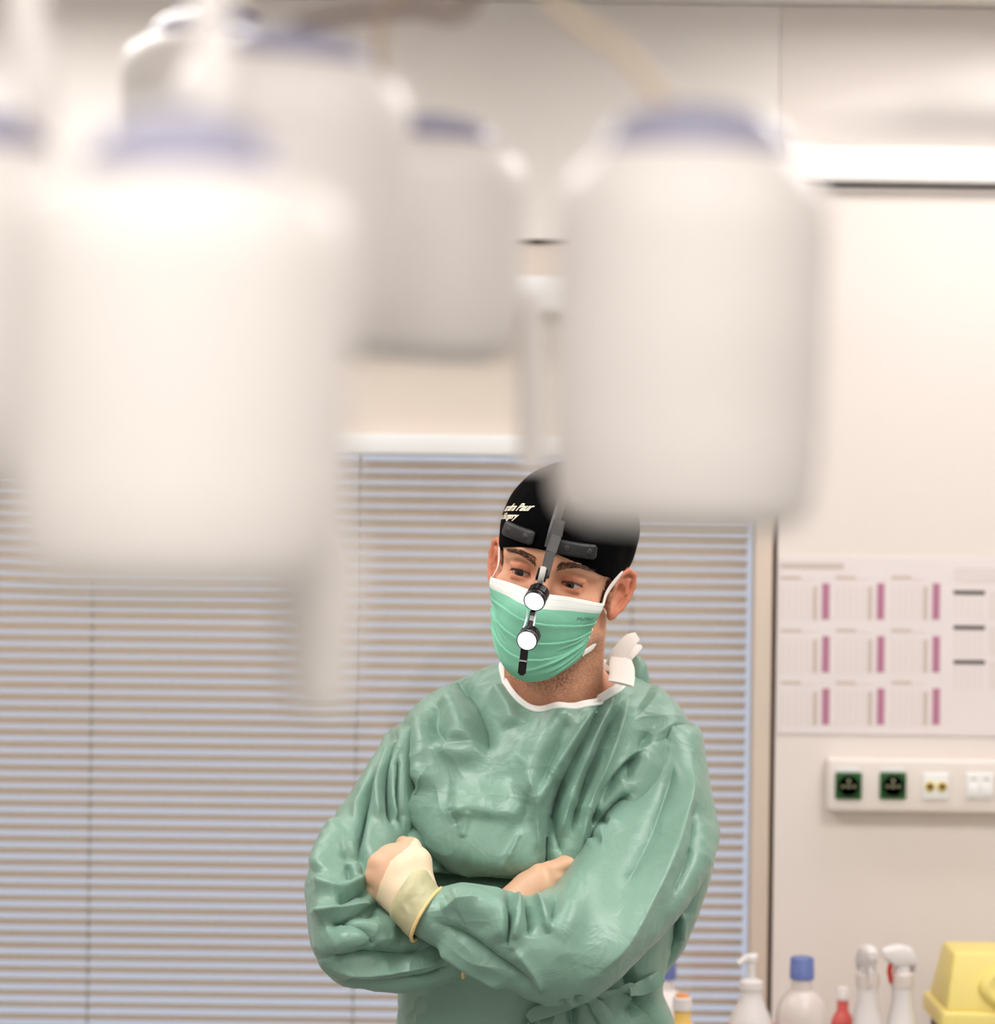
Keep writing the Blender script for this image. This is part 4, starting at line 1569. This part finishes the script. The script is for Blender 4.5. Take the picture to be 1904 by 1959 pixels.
gown = shell('surgical_gown', G, M_gown, person)
gown.modifiers.new('thickness', 'SOLIDIFY').thickness = .001
COLLAR = G[0].copy()
Gt = G

# ---- left arm of the person (image right)
kl = [((1290, 1378), (1296, 1384), 3.30, .004), ((1262, 1370), (1338, 1392), 3.29, .060), ((1236, 1430), (1352, 1452), 3.275, .078), ((1196, 1500), (1366, 1535), 3.25, .086),
      ((1148, 1572), (1373, 1600), 3.21, .090), ((1105, 1636), (1352, 1668), 3.165, .088), ((1070, 1684), (1300, 1748), 3.12, .084),
      ((1048, 1702), (1232, 1822), 3.085, .080), ((1033, 1710), (1165, 1888), 3.06, .076), ((1018, 1714), (1098, 1922), 3.05, .072),
      ((998, 1712), (1030, 1916), 3.042, .068), ((965, 1704), (962, 1882), 3.038, .062), ((920, 1696), (902, 1846), 3.035, .055),
      ((880, 1693), (852, 1817), 3.037, .044), ((850, 1699), (810, 1796), 3.036, .0375), ((836, 1702), (796, 1788), 3.036, .0365), ((816, 1706), (780, 1776), 3.036, .031)]
G = loft(kl, 420, 320, 2.15)
lf = [
    ('R', 7, 22, [(1345, 1470), (1330, 1570), (1280, 1680), (1200, 1790), (1130, 1860)]),
    ('r', 7, 30, [(1215, 1520), (1170, 1600), (1100, 1720), (1060, 1790)]),
    ('v', 6, 18, [(1310, 1480), (1260, 1600), (1190, 1710)]),
    ('v', 6, 14, [(1295, 1440), (1230, 1500), (1160, 1580), (1110, 1650)]),
    ('v', 13, 9, [(975, 1706), (976, 1755), (970, 1796)], 'start'),
    ('R', 7, 10, [(992, 1708), (985, 1760), (974, 1800)], 'start'),
    ('v', 8, 10, [(1008, 1712), (1014, 1750), (1010, 1780)], 'start'),
    ('R', 7, 12, [(1024, 1710), (1040, 1745), (1048, 1775)], 'start'),
    ('v', 9, 12, [(1040, 1700), (1062, 1720), (1050, 1765)], 'start'),
    ('R', 7, 14, [(1098, 1655), (1060, 1700), (1064, 1730)]),
    ('v', 5, 8, [(1130, 1630), (1165, 1640)]), ('v', 4, 8, [(1150, 1600), (1185, 1612)]),
    ('R', 4, 10, [(1130, 1650), (1200, 1600)]),
    ('R', 7, 12, [(835, 1795), (860, 1808), (910, 1838), (980, 1880)]),
    ('v', 7, 14, [(835, 1755), (890, 1780), (960, 1830), (1030, 1880)]),
    ('r', 7, 26, [(862, 1735), (890, 1720), (950, 1735), (970, 1790)]),
    ('R', 4, 10, [(845, 1735), (875, 1725), (920, 1722)]),
    ('R', 4, 12, [(985, 1800), (1020, 1850), (1040, 1890)]),
    ('v', 5, 8, [(1070, 1905), (1085, 1930)]), ('v', 5, 8, [(1110, 1895), (1100, 1925)]),
    ('v', 8, 10, [(1306, 1375), (1300, 1420), (1285, 1450)]),
    ('R', 6, 10, [(1320, 1400), (1300, 1440), (1240, 1490)]),
    ('v', 5, 12, [(1345, 1560), (1330, 1650), (1290, 1730)]),
]
G = apply_folds(G, 3.03, lf)
G = crumple(G, .0030, .06, 21)
sl = shell('gown_sleeve', G, M_gown, gown)

# ---- right arm (image left)
kr = [((806, 1384), (812, 1380), 3.30, .004), ((752, 1394), (815, 1385), 3.295, .055), ((718, 1442), (812, 1450), 3.28, .070), ((684, 1500), (804, 1520), 3.25, .076),
      ((646, 1560), (790, 1590), 3.21, .078), ((610, 1618), (770, 1650), 3.165, .078), ((587, 1682), (740, 1700), 3.125, .076),
      ((588, 1742), (722, 1722), 3.10, .074), ((600, 1812), (722, 1732), 3.09, .072), ((632, 1864), (742, 1742), 3.09, .068),
      ((690, 1888), (778, 1758), 3.095, .062), ((770, 1899), (820, 1768), 3.10, .055), ((830, 1888), (856, 1768), 3.105, .048), ((884, 1868), (892, 1762), 3.11, .040), ((896, 1858), (902, 1766), 3.11, .030)]
G = loft(kr, 400, 320, 2.15)
rf = [
    ('v', 10, 8, [(742, 1402), (712, 1470), (690, 1560), (682, 1620), (690, 1650)]),
    ('R', 6, 12, [(730, 1430), (698, 1510), (668, 1590)]),
    ('v', 11, 8, [(745, 1412), (728, 1490), (735, 1550), (752, 1600)]),
    ('R', 6, 10, [(738, 1440), (716, 1520), (716, 1590)]),
    ('v', 8, 7, [(752, 1470), (752, 1540), (768, 1600)]),
    ('R', 6, 10, [(748, 1480), (744, 1540), (756, 1590)]),
    ('r', 7, 22, [(640, 1590), (612, 1640), (605, 1680)]),
    ('v', 7, 12, [(640, 1640), (690, 1640), (700, 1680)]),
    ('R', 7, 12, [(598, 1690), (650, 1700), (705, 1680)]),
    ('v', 10, 12, [(640, 1720), (685, 1705), (712, 1712)]),
    ('R', 8, 12, [(602, 1742), (660, 1735), (712, 1728)]),
    ('v', 9, 12, [(625, 1765), (690, 1742), (725, 1750)]),
    ('r', 6, 26, [(625, 1800), (700, 1775), (770, 1790)]),
    ('v', 8, 12, [(622, 1825), (700, 1815), (780, 1818), (830, 1805)]),
    ('R', 6, 14, [(640, 1845), (720, 1850), (800, 1845), (850, 1830)]),
    ('v', 8, 10, [(650, 1872), (740, 1880), (820, 1868), (872, 1850)]),
    ('v', 6, 8, [(660, 1650), (672, 1690)]),
    ('v', 5, 8, [(650, 1755), (690, 1770), (720, 1800)]),
]
G = apply_folds(G, 3.06, rf)
G = crumple(G, .0034, .055, 31)
sr = shell('gown_sleeve', G, M_gown, gown)

# ---- rear side panel of the gown hanging behind the left arm
kb = [((1330, 1540), (1368, 1545), 3.33, .05), ((1290, 1640), (1362, 1650), 3.33, .06), ((1255, 1730), (1336, 1742), 3.33, .06),
      ((1235, 1800), (1308, 1812), 3.33, .055), ((1225, 1850), (1280, 1850), 3.33, .05), ((1215, 1890), (1262, 1880), 3.34, .04)]
G = crumple(apply_folds(loft(kb, 120, 90, 2.2), 3.29, [('v', 6, 10, [(1290, 1740), (1285, 1800), (1265, 1850)]), ('R', 5, 10, [(1305, 1740), (1300, 1800)])]), .002, .05, 41)
shell('gown_side_panel', G, M_gown, gown)


# ---- neck: white undershirt collar, neck binding, tie tapes
def strip(pts, wid, thick, name, m, parent, up=(0, 0, 1), sub=60, n=12):
    return Geo().tube(pts, np.atleast_1d(wid), n=n, flat=thick, up=up, sub=sub).build(name, m, parent)


# T-shirt neckline: a ribbed band standing just inside the gown opening
cc = COLLAR.mean(axis=0)
rows = []
for q, (sc_, dzz, dx_) in enumerate(((.97, -.012, -.001), (.958, .001, -.002), (.945, .006, -.003), (.925, .0065, -.003), (.90, .003, -.003), (.89, -.008, -.003))):
    R_ = cc + (COLLAR - cc) * np.array([sc_, sc_, 1.0])
    R_[:, 2] += dzz
    R_[:, 0] += dx_
    rows.append(R_)
shell('undershirt_collar', np.array(rows), M_shirt, person)
# gown neck binding
cl = np.concatenate([COLLAR[::5], COLLAR[:1]])
Geo().tube(cl, .0022, n=8).build('neck_binding', M_maskw, gown)
# white fastening tab and its torn tails
Geo().tube([at(1188, 1308, 3.180), at(1190, 1296, 3.186), at(1190, 1278, 3.195), at(1186, 1262, 3.205), at(1178, 1250, 3.215)], [.0172, .0172, .0170, .0150, .008], n=16, flat=.16, up=(0, -1, 0), sub=30).build('neck_tab', M_tie, gown)
Geo().tube([at(1166, 1274, 3.212), at(1180, 1254, 3.207), at(1196, 1236, 3.206), at(1208, 1224, 3.208), at(1220, 1217, 3.212)], [.006, .0095, .0105, .0095, .006], n=14, flat=.18, up=(0, -1, .2), sub=24).build('neck_tab', M_tie, gown)
Geo().tube([at(1182, 1262, 3.209), at(1202, 1248, 3.208), at(1214, 1242, 3.210), at(1228, 1236, 3.216)], [.008, .011, .008, .0022], n=12, flat=.18, up=(0, -1, .2), sub=24).build('neck_tab', M_tie, gown)
# upright green flap behind the tab
kf = [((1213, 1256), (1221, 1253), 3.30, .003), ((1206, 1275), (1237, 1270), 3.30, .009), ((1202, 1300), (1243, 1298), 3.30, .012), ((1196, 1340), (1250, 1336), 3.305, .014)]
shell('collar_flap', crumple(loft(kf, 40, 40), .0008, .03, 51), M_gown, gown)
# waist tie with its bow, laid on the gown surface
_gp = Gt.reshape(-1, 3)
_gx = 952 + FPX * ((_gp - CAM) @ RIGHT) / _gp[:, 1]
_gy = 979.5 - FPX * ((_gp - CAM) @ UP) / _gp[:, 1]


def on_gown(px, py, lift=.006):
    near = (np.hypot(_gx - px, _gy - py) < 9) & (_gp[:, 1] < 3.31)
    Yg = _gp[near, 1].min() if near.any() else 3.27
    return at(px, py, Yg - lift)


def tape(pts, wid, name, m, lift=.006, flat=.22):
    Geo().tube([on_gown(*q, lift) for q in pts], wid, n=14, flat=flat, up=(0, -1, 0), sub=60).build(name, m, gown)


tape([(1266, 1868), (1250, 1880), (1228, 1890), (1205, 1896)], [.0085, .0105, .010, .0065], 'waist_tie', M_gown, .010)
tape([(1216, 1898), (1200, 1890), (1180, 1898), (1155, 1904), (1128, 1907)], [.0085, .009, .0060, .0095, .0045], 'waist_tie', M_gown, .012)
Geo().lathe([(.002, -.008), (.0075, -.005), (.009, 0), (.0075, .005), (.002, .008)], on_gown(1130, 1908, .014), 16, axis=(.5, -.3, .4)).build('tie_knot', M_gown, gown)
tape([(1131, 1910), (1144, 1926), (1158, 1946), (1172, 1975)], [.004, .0095, .0105, .006], 'tie_tail', M_gown, .012)
tape([(1128, 1910), (1085, 1922), (1050, 1932), (1025, 1940), (1012, 1950)], [.004, .008, .0095, .0095, .006], 'tie_tail', M_gown, .012)

# ---- trousers and clogs (below the frame)
for s in (-1, 1):
    xx = .055 + s * .09
    Geo().lathe([(.075, 0), (.08, .01), (.085, .3), (.095, .62)], (xx, 3.30, .07), 32).build('trouser_leg', M_gown2, person)
    sh_ = Geo()
    V = []
    prof = [(.11, .035, .03, .06), (.09, .042, .0, .07), (.03, .044, .0, .085), (-.05, .050, .0, .080), (-.12, .052, .0, .06), (-.17, .042, .0, .045), (-.195, .02, .005, .03)]
    nn = 16
    for (yy, wd, z0, z1) in prof:
        for k in range(nn):
            a = 2 * math.pi * k / nn
            V.append((xx + s * .01 + wd * math.cos(a), 3.30 + yy, .001 + max(0, (z0 + z1) / 2 + (z1 - z0) / 2 * math.sin(a) * 1.1)))
    Fq = [(i * nn + k, i * nn + (k + 1) % nn, (i + 1) * nn + (k + 1) % nn, (i + 1) * nn + k) for i in range(len(prof) - 1) for k in range(nn)]
    Fq += [tuple(range(nn)), tuple((len(prof) - 1) * nn + k for k in range(nn))]
    sh_.add(V, Fq).build('clog', M_shoe, person)


# ------------------------------------------------------------------ gloved hands
def hand_surface(prims, k, h=.0017):
    P = np.array([p for pr in prims for p in (pr[0], pr[1])])
    lo, hi = P.min(0) - .035, P.max(0) + .035

    def f(X, Y, Z):
        d = None
        for pr in prims:
            e_ = rcone(X, Y, Z, pr[0], pr[1], pr[2], pr[3])
            d = e_ if d is None else smin(d, e_, pr[4] if len(pr) > 4 else k)
        return d
    return surfnet(f, lo, hi, h)


# left hand (image left): back of the hand towards the camera, fingers tucked behind the other arm
wr = at(805, 1742, 3.035)
kn = [at(745, 1640, 3.075), at(726, 1652, 3.070), at(720, 1676, 3.070), at(722, 1702, 3.078)]     # index .. little knuckle
wc = [at(802, 1712, 3.035), at(796, 1722, 3.03), at(788, 1734, 3.03), at(782, 1748, 3.035)]
prims = []
for i in range(4):
    prims.append((wc[i], kn[i], .0165, .0125 if i < 3 else .0115, .014))
for i in range(4):
    prims.append((kn[i] + (0, -.002, 0), kn[i] + (-.002, -.001, 0), .0132, .0125, .005))
tips = [at(724, 1645, 3.125), at(708, 1662, 3.125), at(704, 1682, 3.125), at(708, 1704, 3.125)]
tip2 = [at(714, 1645, 3.175), at(700, 1662, 3.18), at(696, 1682, 3.18), at(700, 1704, 3.165)]
for i in range(4):
    prims.append((kn[i], tips[i], .0098, .0088, .004))
    prims.append((tips[i], tip2[i], .0088, .0075, .003))
# thumb
prims.append((at(808, 1706, 3.045), at(800, 1648, 3.058), .0175, .0155, .022))
prims.append((at(800, 1648, 3.058), at(786, 1622, 3.085), .0140, .0125, .012))
prims.append((at(786, 1622, 3.085), at(772, 1614, 3.115), .0115, .0100, .008))
prims.append((at(775, 1660, 3.06), at(760, 1640, 3.075), .016, .013, .02))
GV, GF = hand_surface(prims, .008)
ctr = GV[GF].mean(axis=1)
axd = (at(738, 1662, 3.07) - wr)
axd /= np.linalg.norm(axd)
tpos = (ctr - wr) @ axd
# doubled latex begins mid-hand along a slanting fold line
px_ = 952 + FPX * (ctr[:, 0] / ctr[:, 1])
py_ = 979.5 - FPX * ((ctr[:, 2] - 1.73) / ctr[:, 1])
arc = np.interp(py_, [1600, 1622, 1650, 1690, 1730, 1760], [805, 790, 756, 738, 726, 734])
fmi = np.where(px_ > arc, 1, 0)
glove_l = obj('glove', GV, GF, None, person, True, [M_glove, M_glovefold], fmi)
fixnormals(glove_l)
tag(glove_l, 'pale latex glove resting on the opposite sleeve')
# gauntlet drawn over the sleeve end
kg = [((794, 1664), (752, 1732), 3.037, .020), ((814, 1664), (748, 1750), 3.036, .031), ((828, 1681), (766, 1770), 3.035, .0350), ((840, 1697), (792, 1794), 3.035, .041), ((844, 1699), (796, 1797), 3.035, .0415)]
G = loft(kg, 60, 90, 2.1)
fr_ = np.maximum(0, -np.sin(np.linspace(0, 2 * math.pi, 90, endpoint=False)))[None, :, None]
G = G + fr_ * (np.array([-.0125, 0, -.001]) * np.linspace(.5, 1, 60)[:, None])[:, None, :]      # cuff edge slants towards the hand in front
G = crumple(G, .0012, .02, 61)
gg = shell('gauntlet', G, M_glovecuff, glove_l)
bead = np.concatenate([G[-1], G[-1][:1]])
Geo().tube(bead, .0023, n=8).build('cuff_bead', M_bead, glove_l)

# right hand, tucked under the left arm
prims = []
w2 = at(905, 1800, 3.115)
k2 = [at(1032, 1672, 3.125), at(1040, 1690, 3.118), at(1042, 1710, 3.118), at(1035, 1730, 3.125)]
c2 = [at(940, 1762, 3.118), at(945, 1772, 3.112), at(945, 1784, 3.112), at(940, 1796, 3.118)]
for i in range(4):
    prims.append((c2[i], k2[i], .017, .0135, .014))
t2 = [at(1080, 1650, 3.15), at(1095, 1668, 3.15), at(1096, 1690, 3.15), at(1088, 1712, 3.15)]
t3 = [at(1115, 1640, 3.18), at(1130, 1655, 3.18), at(1130, 1680, 3.18), at(1118, 1704, 3.175)]
for i in range(4):
    prims.append((k2[i], t2[i], .0100, .009, .004))
    prims.append((t2[i], t3[i], .009, .0078, .003))
prims.append((c2[0], at(1005, 1695, 3.13), .018, .014, .014))
prims.append((at(1005, 1695, 3.13), at(1050, 1668, 3.135), .013, .011, .008))
prims.append((at(1050, 1668, 3.135), at(1088, 1652, 3.14), .0105, .009, .004))
GV, GF = hand_surface(prims, .008)
glove_r = obj('glove', GV, GF, M_glove, person)
fixnormals(glove_r)
tag(glove_r, 'pale latex glove tucked under the upper arm')
kg = [((946, 1752), (948, 1806), 3.115, .020), ((922, 1758), (928, 1830), 3.113, .028), ((892, 1760), (893, 1866), 3.11, .040), ((888, 1759), (886, 1869), 3.11, .041)]
G = loft(kg, 50, 80, 2.1)
shell('gauntlet', G, M_glovecuff, glove_r)
bead = np.concatenate([G[-1], G[-1][:1]])
Geo().tube(bead, .0024, n=8).build('cuff_bead', M_bead, glove_r)

# ================================================================== HEADLAMP
hl_ = empty('surgical_headlamp', at(1020, 1290, 3.05), 'black double headlamp strapped over the cap, two lit lenses before the mask', 'headlamp')


def on_cap(px_ang, z, off):
    dx, dy = math.sin(px_ang), math.cos(px_ang)
    r = 170.0
    for _ in range(30):
        dd = float(cap_outer(np.float64(dx * r), np.float64(dy * r), np.float64(z))) - off
        if dd < .03:
            break
        r -= dd * .85
    return np.array([dx * r, dy * r, z])


# headband pads: curved leather plates on the cap
for (a0, a1, zc) in ((-46, -12, 46), (3, 35, 44)):
    V, nU, nV = [], 30, 12
    for off in (0.6, 4.6):
        for j in range(nV):
            for i in range(nU):
                u, v = i / (nU - 1) * 2 - 1, j / (nV - 1) * 2 - 1
                # rounded rectangle
                rr = .25
                a = math.radians((a0 + a1) / 2 + (a1 - a0) / 2 * u)
                hh = 9.0 * (1 - max(0, (abs(u) - .82) / .18) ** 2 * .35)
                rim = max(abs(u), abs(v)) ** 8
                V.append(on_cap(a, zc + hh * v, off - (1.8 * rim if off > 1 else 0)))
    nn = nU * nV
    F = []
    for j in range(nV - 1):
        for i in range(nU - 1):
            q = (j * nU + i, j * nU + i + 1, (j + 1) * nU + i + 1, (j + 1) * nU + i)
            F.append(q)
            F.append(tuple(x + nn for x in q[::-1]))
    bd = [(0, i) for i in range(nU)] + [(j, nU - 1) for j in range(1, nV)] + [(nV - 1, i) for i in range(nU - 2, -1, -1)] + [(j, 0) for j in range(nV - 2, 0, -1)]
    bi = [j * nU + i for j, i in bd]
    for q in range(len(bi)):
        a_, b_ = bi[q], bi[(q + 1) % len(bi)]
        F.append((a_, b_, b_ + nn, a_ + nn))
    po = obj('headband_pad', hw(np.array(V)), F, M_pad, hl_)
    fixnormals(po)
    for ua in (.28, .80):
        a = math.radians(a0 + (a1 - a0) * ua)
        p = on_cap(a, zc, 4.2)
        nrm = HR @ FLIP @ np.array([math.sin(a), math.cos(a), .25])
        Geo().lathe([(.0042, 0), (.0042, .0007), (.0034, .0011), (.001, .0012)], hw(p)[0], 18, axis=nrm).build('press_stud', M_pad, po)

# strap over the crown, running back over the cap
pts = [on_cap(math.radians(0), zz, 1.2) for zz in (40, 60, 80, 95)]
for yy in (40, 10, -20, -50, -80):
    zz = 170.0
    for _ in range(30):
        dd = float(cap_outer(np.float64(0), np.float64(yy), np.float64(zz))) - 1.2
        if dd < .03:
            break
        zz -= dd * .85
    pts.append(np.array([0, yy, zz]))
Geo().tube(hw(np.array(pts)), .0062, n=10, flat=.22, up=HR @ FLIP @ np.array([0, 1.0, 0]), sub=60).build('crown_strap', M_strap, hl_)
def bar(p0, p1, w0, w1, t, name, m, parent, nrm=(0, -1, 0), bev=.001):
    """flat tapered bar from p0 to p1, facing nrm"""
    p0, p1 = np.array(p0), np.array(p1)
    d = p1 - p0
    d /= np.linalg.norm(d)
    nv = np.array(nrm, float)
    nv -= d * (nv @ d)
    nv /= np.linalg.norm(nv)
    s = np.cross(d, nv)
    bm = bmesh.new()
    vs = []
    for p, w_ in ((p0, w0), (p1, w1)):
        for a, b in ((-1, -1), (1, -1), (1, 1), (-1, 1)):
            vs.append(bm.verts.new(p + s * a * w_ / 2 + nv * b * t / 2))
    for f in ((0, 1, 2, 3), (7, 6, 5, 4), (0, 4, 5, 1), (1, 5, 6, 2), (2, 6, 7, 3), (3, 7, 4, 0)):
        bm.faces.new([vs[i] for i in f])
    bmesh.ops.bevel(bm, geom=list(bm.edges), offset=bev, segments=2, affect='EDGES')
    bm.verts.ensure_lookup_table()
    g_ = Geo()
    g_.add([tuple(v.co) for v in bm.verts], [tuple(v.index for v in f.verts) for f in bm.faces])
    bm.free()
    return g_.build(name, m, parent)


Y1 = 3.095
bar(at(1070, 996, 3.095), at(1064, 1028, 3.088), .0150, .0155, .009, 'strap_buckle', M_strap, hl_)
bar(at(1064, 1026, 3.086), at(1053, 1060, 3.070), .0142, .0135, .008, 'bracket_upper', M_strap, hl_)
bar(at(1053, 1058, 3.070), at(1042, 1104, 3.045), .0128, .0115, .007, 'bracket_lower', M_strap, hl_)
hk = Geo().lathe([(.0085, -.0062), (.0085, .0062)], at(1037, 1100, 3.038), 28, axis=(1, -.1, -.25)).build('hinge', M_dark, hl_)
Geo().tube([at(1040, 1086, 3.034), at(1038, 1096, 3.028), at(1035, 1108, 3.028), at(1033, 1118, 3.033)], .0040, n=10, flat=.6, up=(0, -1, 0), sub=20).build('hinge_clip', M_greyclip, hk)


def led_head(lens, ax, r, ln, name):
    """barrel with cooling grooves; ax points out of the lens"""
    ax = np.array(ax, float)
    ax /= np.linalg.norm(ax)
    pr = [(r * .55, -ln), (r * .85, -ln + .001)]
    h0 = -ln + .002
    k = 0
    while h0 < -.011:
        pr += [(r * .98, h0), (r * .98, h0 + .0014), (r * .88, h0 + .0016), (r * .88, h0 + .0028)]
        h0 += .003
    pr += [(r * .96, -.009), (r, -.008), (r, -.001), (r * .95, 0), (r * .88, 0), (r * .86, -.0015)]
    b_ = Geo().lathe(pr, lens, 36, axis=ax).build(name, M_dark, hl_)
    Geo().lathe([(r * .87, -.0018), (r * .86, -.0004), (r * .5, .0008), (r * .05, .0012)], lens, 32, axis=ax).build('led_lens', M_led, b_)
    for q in range(8):
        a = 2 * math.pi * q / 8
        t = np.array([1.0, 0, 0])
        e1 = np.cross(ax, t)
        e1 /= np.linalg.norm(e1)
        e2 = np.cross(ax, e1)
        dr = e1 * math.cos(a) + e2 * math.sin(a)
        Geo().tube([lens + dr * r * .94 - ax * .010, lens + dr * r * .94 - ax * (ln - .003)], .0013, n=6).build('cooling_fin', M_dark, b_)
    return b_


b1 = led_head(at(1022, 1151, 3.012), (-.30, -1, -.52), .0138, .026, 'lamp_barrel')
b2 = led_head(at(1008, 1226, 3.000), (-.22, -1, -.30), .0133, .024, 'lamp_barrel')
# twin wires and links between the barrels, lower finger lever
for dx in (-8, 8):
    Geo().tube([at(1018 + dx, 1168, 3.025), at(1015 + dx, 1186, 3.022), at(1010 + dx * 1.2, 1206, 3.016)], .0011, n=8, sub=14).build('link_wire', M_wire, hl_)
bar(at(1021, 1168, 3.030), at(1014, 1206, 3.026), .0085, .009, .005, 'link_bar', M_dark, hl_)
bar(at(1019, 1178, 3.026), at(1017, 1188, 3.025), .0062, .0062, .003, 'link_clip', M_greyclip, hl_, bev=.0005)
bar(at(1004, 1240, 3.020), at(1001, 1268, 3.022), .0098, .0098, .004, 'lever', M_dark, hl_)
lv = bar(at(1001, 1264, 3.0215), at(998, 1292, 3.026), .0102, .0098, .0045, 'lever_tip', M_dark, hl_, bev=.002)
bar(at(1001, 1263, 3.018), at(1000.6, 1266, 3.018), .0098, .0098, .0015, 'lever_pin', M_greyclip, hl_, bev=.0003)
